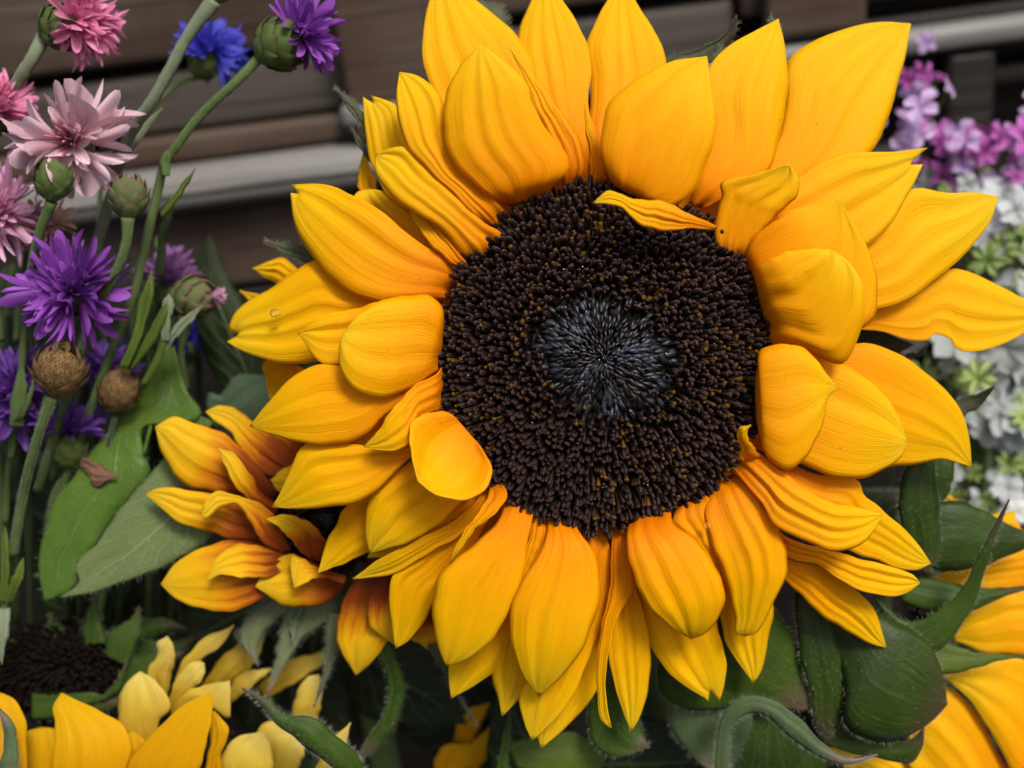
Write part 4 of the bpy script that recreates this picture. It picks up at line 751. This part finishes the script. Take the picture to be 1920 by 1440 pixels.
cornflower('pale lilac-pink cornflower below the faded pink one', 'bloom_pale', (-2, 400, -28), (.5, .2, .7), 100, 13, 34, [(-10,520,-34),(0,640,-40)], 9, seed=16, wide=.36, st_mat='stamen_rose')
cornflower('dried tan cornflower with shrivelled petals', 'bloom_tan', (78, 424, -34), (.5, -.2, .7), 66, 10, 22, [(40,520,-40),(30,640,-46)], 7, seed=17, wide=.30, st_mat='stamen_rose', droop=.4)
cornflower('rich purple cornflower facing out beside the round seed head', 'bloom_purple', (136, 548, -22), (-.12, .12, 1), 116, 15, 34, [(130,650,-36),(118,760,-42),(100,900,-48)], 8, seed=18, wide=.30, depth=.48, spread=(50, 92), n_in=8)
cornflower('dim mauve cornflower in the shade behind the purple stems', 'bloom_mauve', (318, 535, -58), (.1, .8, .4), 82, 13, 26, [(318,620,-58),(315,720,-58)], 7, seed=19, wide=.30, spread=(10, 60))
cornflower('half-opened reddish cornflower bud with a tuft of pink petals', 'bloom_pale', (390, 556, -40), (.95, .05, .1), 36, 7, 36, [(352,600,-42),(340,660,-46),(350,730,-50)], 7, seed=20, wide=.3, spread=(5, 45), scmat='scale_pink', n_in=3, n_st=4)
cornflower('purple cornflower low at the edge behind the round seed head', 'bloom_violet', (30, 740, -40), (-.1, .1, .9), 100, 13, 28, [(20,860,-50),(10,980,-56)], 8, seed=21, wide=.38)
cornflower('dark violet cornflower above its green base, beside the torn leaf', 'bloom_violet', (128, 818, -40), (.1, .9, .35), 84, 14, 34, [(100,930,-44),(85,1040,-50)], 8, seed=22, wide=.30, spread=(5, 75))
cornflower('small blue cornflower hidden behind the torn leaf stalk', 'bloom_blue', (352, 640, -70), (0, .6, .5), 60, 10, 20, [(350,720,-72),(345,800,-74)], 6, seed=23)
cornflower('deep violet cornflower behind the faded pink one', 'bloom_violet', (205, 245, -52), (.4, .6, .3), 56, 10, 20, [(190,330,-54),(185,430,-54)], 6, seed=24)
cornflower('dusky violet cornflower low between the stems', 'bloom_violet', (205, 690, -62), (.2, .6, .5), 70, 11, 22, [(200,780,-64),(190,900,-66)], 6, seed=25)
def bud(label, c, axis, r, hk, mat, stem, rad, seed, cat='flower bud', tuft=None, stemmat='stem_green'):
    t = thing('cornflower', label, cat, P(*c), 'cornflowers at the left'); ax = cv(*[np.float64(v) for v in axis]); rm = r * PXM * (D - c[2] * .001) / D
    involucre(t, P(*c), ax, rm, rm * hk, mat, seed=seed)
    if tuft:
        rg = np.random.default_rng(seed); me = SMs.setdefault(tuft, stam_mesh(tuft))
        for i in range(14): put(t, scale_mesh(mat) if mat == 'scale_brown' else me, 'tuft', P(*c) + ax * rm * hk * .46, ax + rg.normal(0, .45, 3), rm * rg.uniform(.4, .75), rg.uniform(0, 6.28), .8)
    tube(t, stem, [rad * 1.4] + [rad] * (len(stem) - 1), stemmat, hairs=900); return t
bud('closed cornflower bud with a reddish tip on a curved stem', (242, 374, -14), (.0, 1, .05), 31, 2.3, 'scale_pink', [(240,408,-14),(238,450,-15),(222,500,-17),(198,545,-20),(172,600,-24),(120,760,-32),(70,920,-40)], 10, 31)
bud('round brown cornflower seed head with a dry crown', (112, 702, -16), (.08, 1, .12), 43, 1.95, 'scale_brown', [(98,742,-17),(78,800,-20),(58,868,-26),(42,935,-32),(25,1040,-38)], 11, 32, 'seed head', 'stamen_rose')
bud('smaller brown seed head touching the torn green leaf', (222, 738, -34), (.25, 1, .1), 34, 2.1, 'scale_brown', [(218,772,-35),(204,830,-38),(190,900,-42)], 5, 33, 'seed head', 'stamen_rose', 'stem_dark_shade')
bud('cut green cornflower bud on the pale woolly stem', (408, -22, -14), (.3, 1, .1), 26, 2.1, 'scale_green', [(402,0,-14),(352,68,-16),(318,132,-18),(285,190,-21),(262,222,-24),(235,270,-30),(215,340,-36),(190,430,-44),(150,560,-52)], 12, 34, stemmat='stem_pale')
# narrow leaves and bare stems standing among them
NL = [
 ('slim fresh green leaf pair between the purple stem and torn leaf', [([(222,690),(245,640),(262,560),(275,530)], [(240,690),(262,640),(284,570),(288,530)], (284,505), -24, 'leaf_thin'), ([(235,690),(262,650),(290,600)], [(246,695),(275,662),(300,625)], (330,540), -26, 'leaf_thin')]),
 ('silvery narrow leaf lying across the reddish bud', [([(296,660),(320,620),(350,590)], [(306,666),(332,632),(362,600)], (380,573), -28, 'stem_pale'), ([(262,720),(285,680),(300,640)], [(274,724),(298,688),(310,650)], (322,560), -28, 'leaf_thin')]),
 ('blunt green stalk end beside the reddish bud', [([(302,640),(303,600),(306,565)], [(318,640),(320,600),(326,565)], (316,552), -26, 'stem_pale')]),
 ('grey-green narrow leaf behind the faded pink bloom', [([(205,310),(240,265),(275,225)], [(222,318),(258,270),(285,232)], (304,203), -34, 'stem_pale')]),
 ('broad pale stalk behind the reddish-tipped bud', [([(290,520),(298,440),(308,385)], [(308,520),(314,440),(326,385)], (318,378), -34, 'stem_dark_shade')]),
 ('small green rosette of pointed leaves at the dark left edge', [([(-6,1130),(2,1070),(4,1010)], [(14,1130),(18,1070),(16,1010)], (10,988), -22, 'leaf_thin'), ([(5,1135),(20,1090),(34,1060)], [(22,1130),(38,1095),(46,1070)], (44,1046), -22, 'leaf_thin'), ([(-12,1140),(-10,1190),(-6,1220)], [(20,1140),(16,1190),(8,1220)], (4,1246), -24, 'stem_pale')]),
 ('green leafy shoot at the edge under the purple cornflowers', [([(18,800),(22,740),(34,700)], [(44,800),(50,750),(48,705)], (42,682), -28, 'stem_green'), ([(24,790),(50,745)], [(48,780),(62,740)], (64,705), -26, 'stem_green')]),
]
for lab, bl in NL:
    t = thing('narrow_leaves', lab, 'leaf', P(*bl[0][0][0], bl[0][3]))
    for (A, B, tip, z, m) in bl: blade(t, A, B, tip, z, z - 2, z, 1.2, .2, .2, m, 'leaf', 24, 9, seed=int(abs(tip[0]) + tip[1]))
rg = np.random.default_rng(77)
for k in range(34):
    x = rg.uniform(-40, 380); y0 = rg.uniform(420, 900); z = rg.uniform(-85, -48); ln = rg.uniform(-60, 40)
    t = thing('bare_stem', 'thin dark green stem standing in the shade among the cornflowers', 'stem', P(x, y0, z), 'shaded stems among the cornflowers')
    tube(t, [(x, y0, z), (x + ln * .4, y0 + 180, z - 4), (x + ln, y0 + 420, z - 12), (x + ln * 1.2, y0 + 700, z - 20)], rg.uniform(5, 9), 'stem_dark_shade' if rg.random() < .7 else 'stem_green', 'stalk', 7)

# ================================================================== BLURRED FLOWERS AT THE RIGHT
def blossom_mesh(mat, n, seed, wide=.5, cupd=.25):
    rg = np.random.default_rng(seed); V = []; F = []; U = []; a, b2 = 7, 5
    for k in range(n):
        an = 2 * np.pi * k / n + rg.normal(0, .15); t = np.linspace(0, 1, a)[:, None]; u = np.linspace(-1, 1, b2)[None, :]
        wd = wide * np.sin(np.pi * np.clip(t, 0, 1) ** 1.3 * .93 + .05) + .03; x = (t + 0 * u) * rg.uniform(.85, 1.1); y = u * wd * .9; z = cupd * np.sin(t * 2.6) * rg.uniform(.5, 1.4) + .1 * u * u
        pts = np.stack([x * math.cos(an) - y * math.sin(an), x * math.sin(an) + y * math.cos(an), z], -1).reshape(-1, 3)
        F.append(grid_faces(a, b2) + len(V) * a * b2); V.append(pts); U.append(np.stack(np.broadcast_arrays((u + 1) / 2, t), -1).reshape(-1, 2))
    V = np.vstack(V); U = np.vstack(U); me = bpy.data.meshes.new('blossom'); me.from_pydata(V.tolist(), [], np.vstack(F).tolist()); me.polygons.foreach_set('use_smooth', [True] * len(me.polygons))
    ul = me.uv_layers.new(name='UVMap'); ix = np.empty(len(me.loops), int); me.loops.foreach_get('vertex_index', ix); ul.data.foreach_set('uv', U[ix].ravel()); me.materials.append(MATS[mat]); return me
BMs = {m: [blossom_mesh(m, nn, 50 + q, wd) for q in range(2)] for m, nn, wd in [('bloom_magenta', 5, .28), ('bloom_lilac', 4, .42), ('bloom_white', 5, .42), ('bloom_lime', 7, .2)]}
def cluster(label, c, spread, mats, n, size, seed, cat='flower'):
    rg = np.random.default_rng(seed); t = thing('blossom_cluster', label, cat, ground_pt(*c), 'blurred blossom clusters at the right')
    for i in range(n):
        m = mats[rg.integers(len(mats))]; px = c[0] + rg.normal(0, spread[0]); py = c[1] + rg.normal(0, spread[1]); d = c[2] + rg.normal(0, 8)
        ax = cv(np.float64(rg.normal(0, .5)), np.float64(rg.normal(.2, .5)), np.float64(1.0)); put(t, BMs[m][i % 2], 'blossom', P(px, py, d), ax, size * rg.uniform(.65, 1.25) * PXM * 1.4 * (.7 if m == 'bloom_lime' else 1), rg.uniform(0, 6.28))
        if i % 2 == 0: tube(t, [(px, py, d - 2), ((px + c[0]) / 2, (py + c[1]) / 2 + 50, c[2] - 12), (c[0], c[1] + 190, c[2] - 18)], 4, 'leaf_thin', 'stalk', 6)
    stem_down(t, (c[0], c[1] + 180, c[2] - 18), 10, 'stem_green', (0, .01), n=8)
cluster('pink and lilac blossoms close above the pointed golden petal', (1700, 230, -95), (36, 55), ['bloom_magenta', 'bloom_lilac', 'bloom_magenta'], 18, 30, 1)
cluster('magenta blossoms with lilac petals against the dark post', (1800, 280, -100), (38, 30), ['bloom_magenta', 'bloom_magenta', 'bloom_lilac'], 18, 28, 2)
cluster('lilac blossoms by the grey plank at the edge', (1905, 270, -98), (32, 45), ['bloom_lilac', 'bloom_magenta'], 16, 32, 3)
cluster('greenish white blossoms under the pink ones', (1830, 350, -104), (60, 22), ['bloom_lime', 'bloom_white'], 16, 22, 4)
cluster('white blossoms with lime buds between two right-hand golden petals', (1880, 470, -92), (46, 48), ['bloom_white', 'bloom_white', 'bloom_lime'], 16, 42, 5)
cluster('white blossoms around a lime green bud under the notched petal', (1830, 690, -90), (56, 36), ['bloom_lime', 'bloom_white', 'bloom_lime'], 18, 40, 6)
cluster('white blossoms beside the drooping right petal', (1890, 800, -92), (46, 40), ['bloom_white', 'bloom_white', 'bloom_lime'], 15, 46, 7)
cluster('white and lime blossoms low behind the dark green bracts', (1860, 910, -95), (50, 36), ['bloom_white', 'bloom_lime'], 20, 34, 8)
cluster('white blossoms with a hint of lilac at the far edge', (1930, 640, -96), (30, 60), ['bloom_white', 'bloom_white', 'bloom_white'], 12, 42, 9)
# ---- a few water drops and specks on the petals
for lab, px, py, d, r in [('clear water drop on the creased left petal of the big sunflower', 517, 588, -6.5, 9), ('small water drop on a lower right petal of the big sunflower', 1326, 985, 7.2, 6)]:
    th = np.linspace(0, 2 * np.pi, 20, endpoint=False); ph = np.linspace(0.02, np.pi / 2, 8)
    c0 = P(px, py, d); V = c0 + r * PXM * (np.sin(ph)[:, None, None] * (1.25 * np.cos(th)[None, :, None] * RT + np.sin(th)[None, :, None] * UP) + .7 * np.cos(ph)[:, None, None] * BK)
    tag(mesh_obj('water_drop', V, grid_faces(8, 20, True).tolist() + [[140 + q for q in range(20)], list(range(20))[::-1]], 'water', origin=c0), lab, 'water drop')
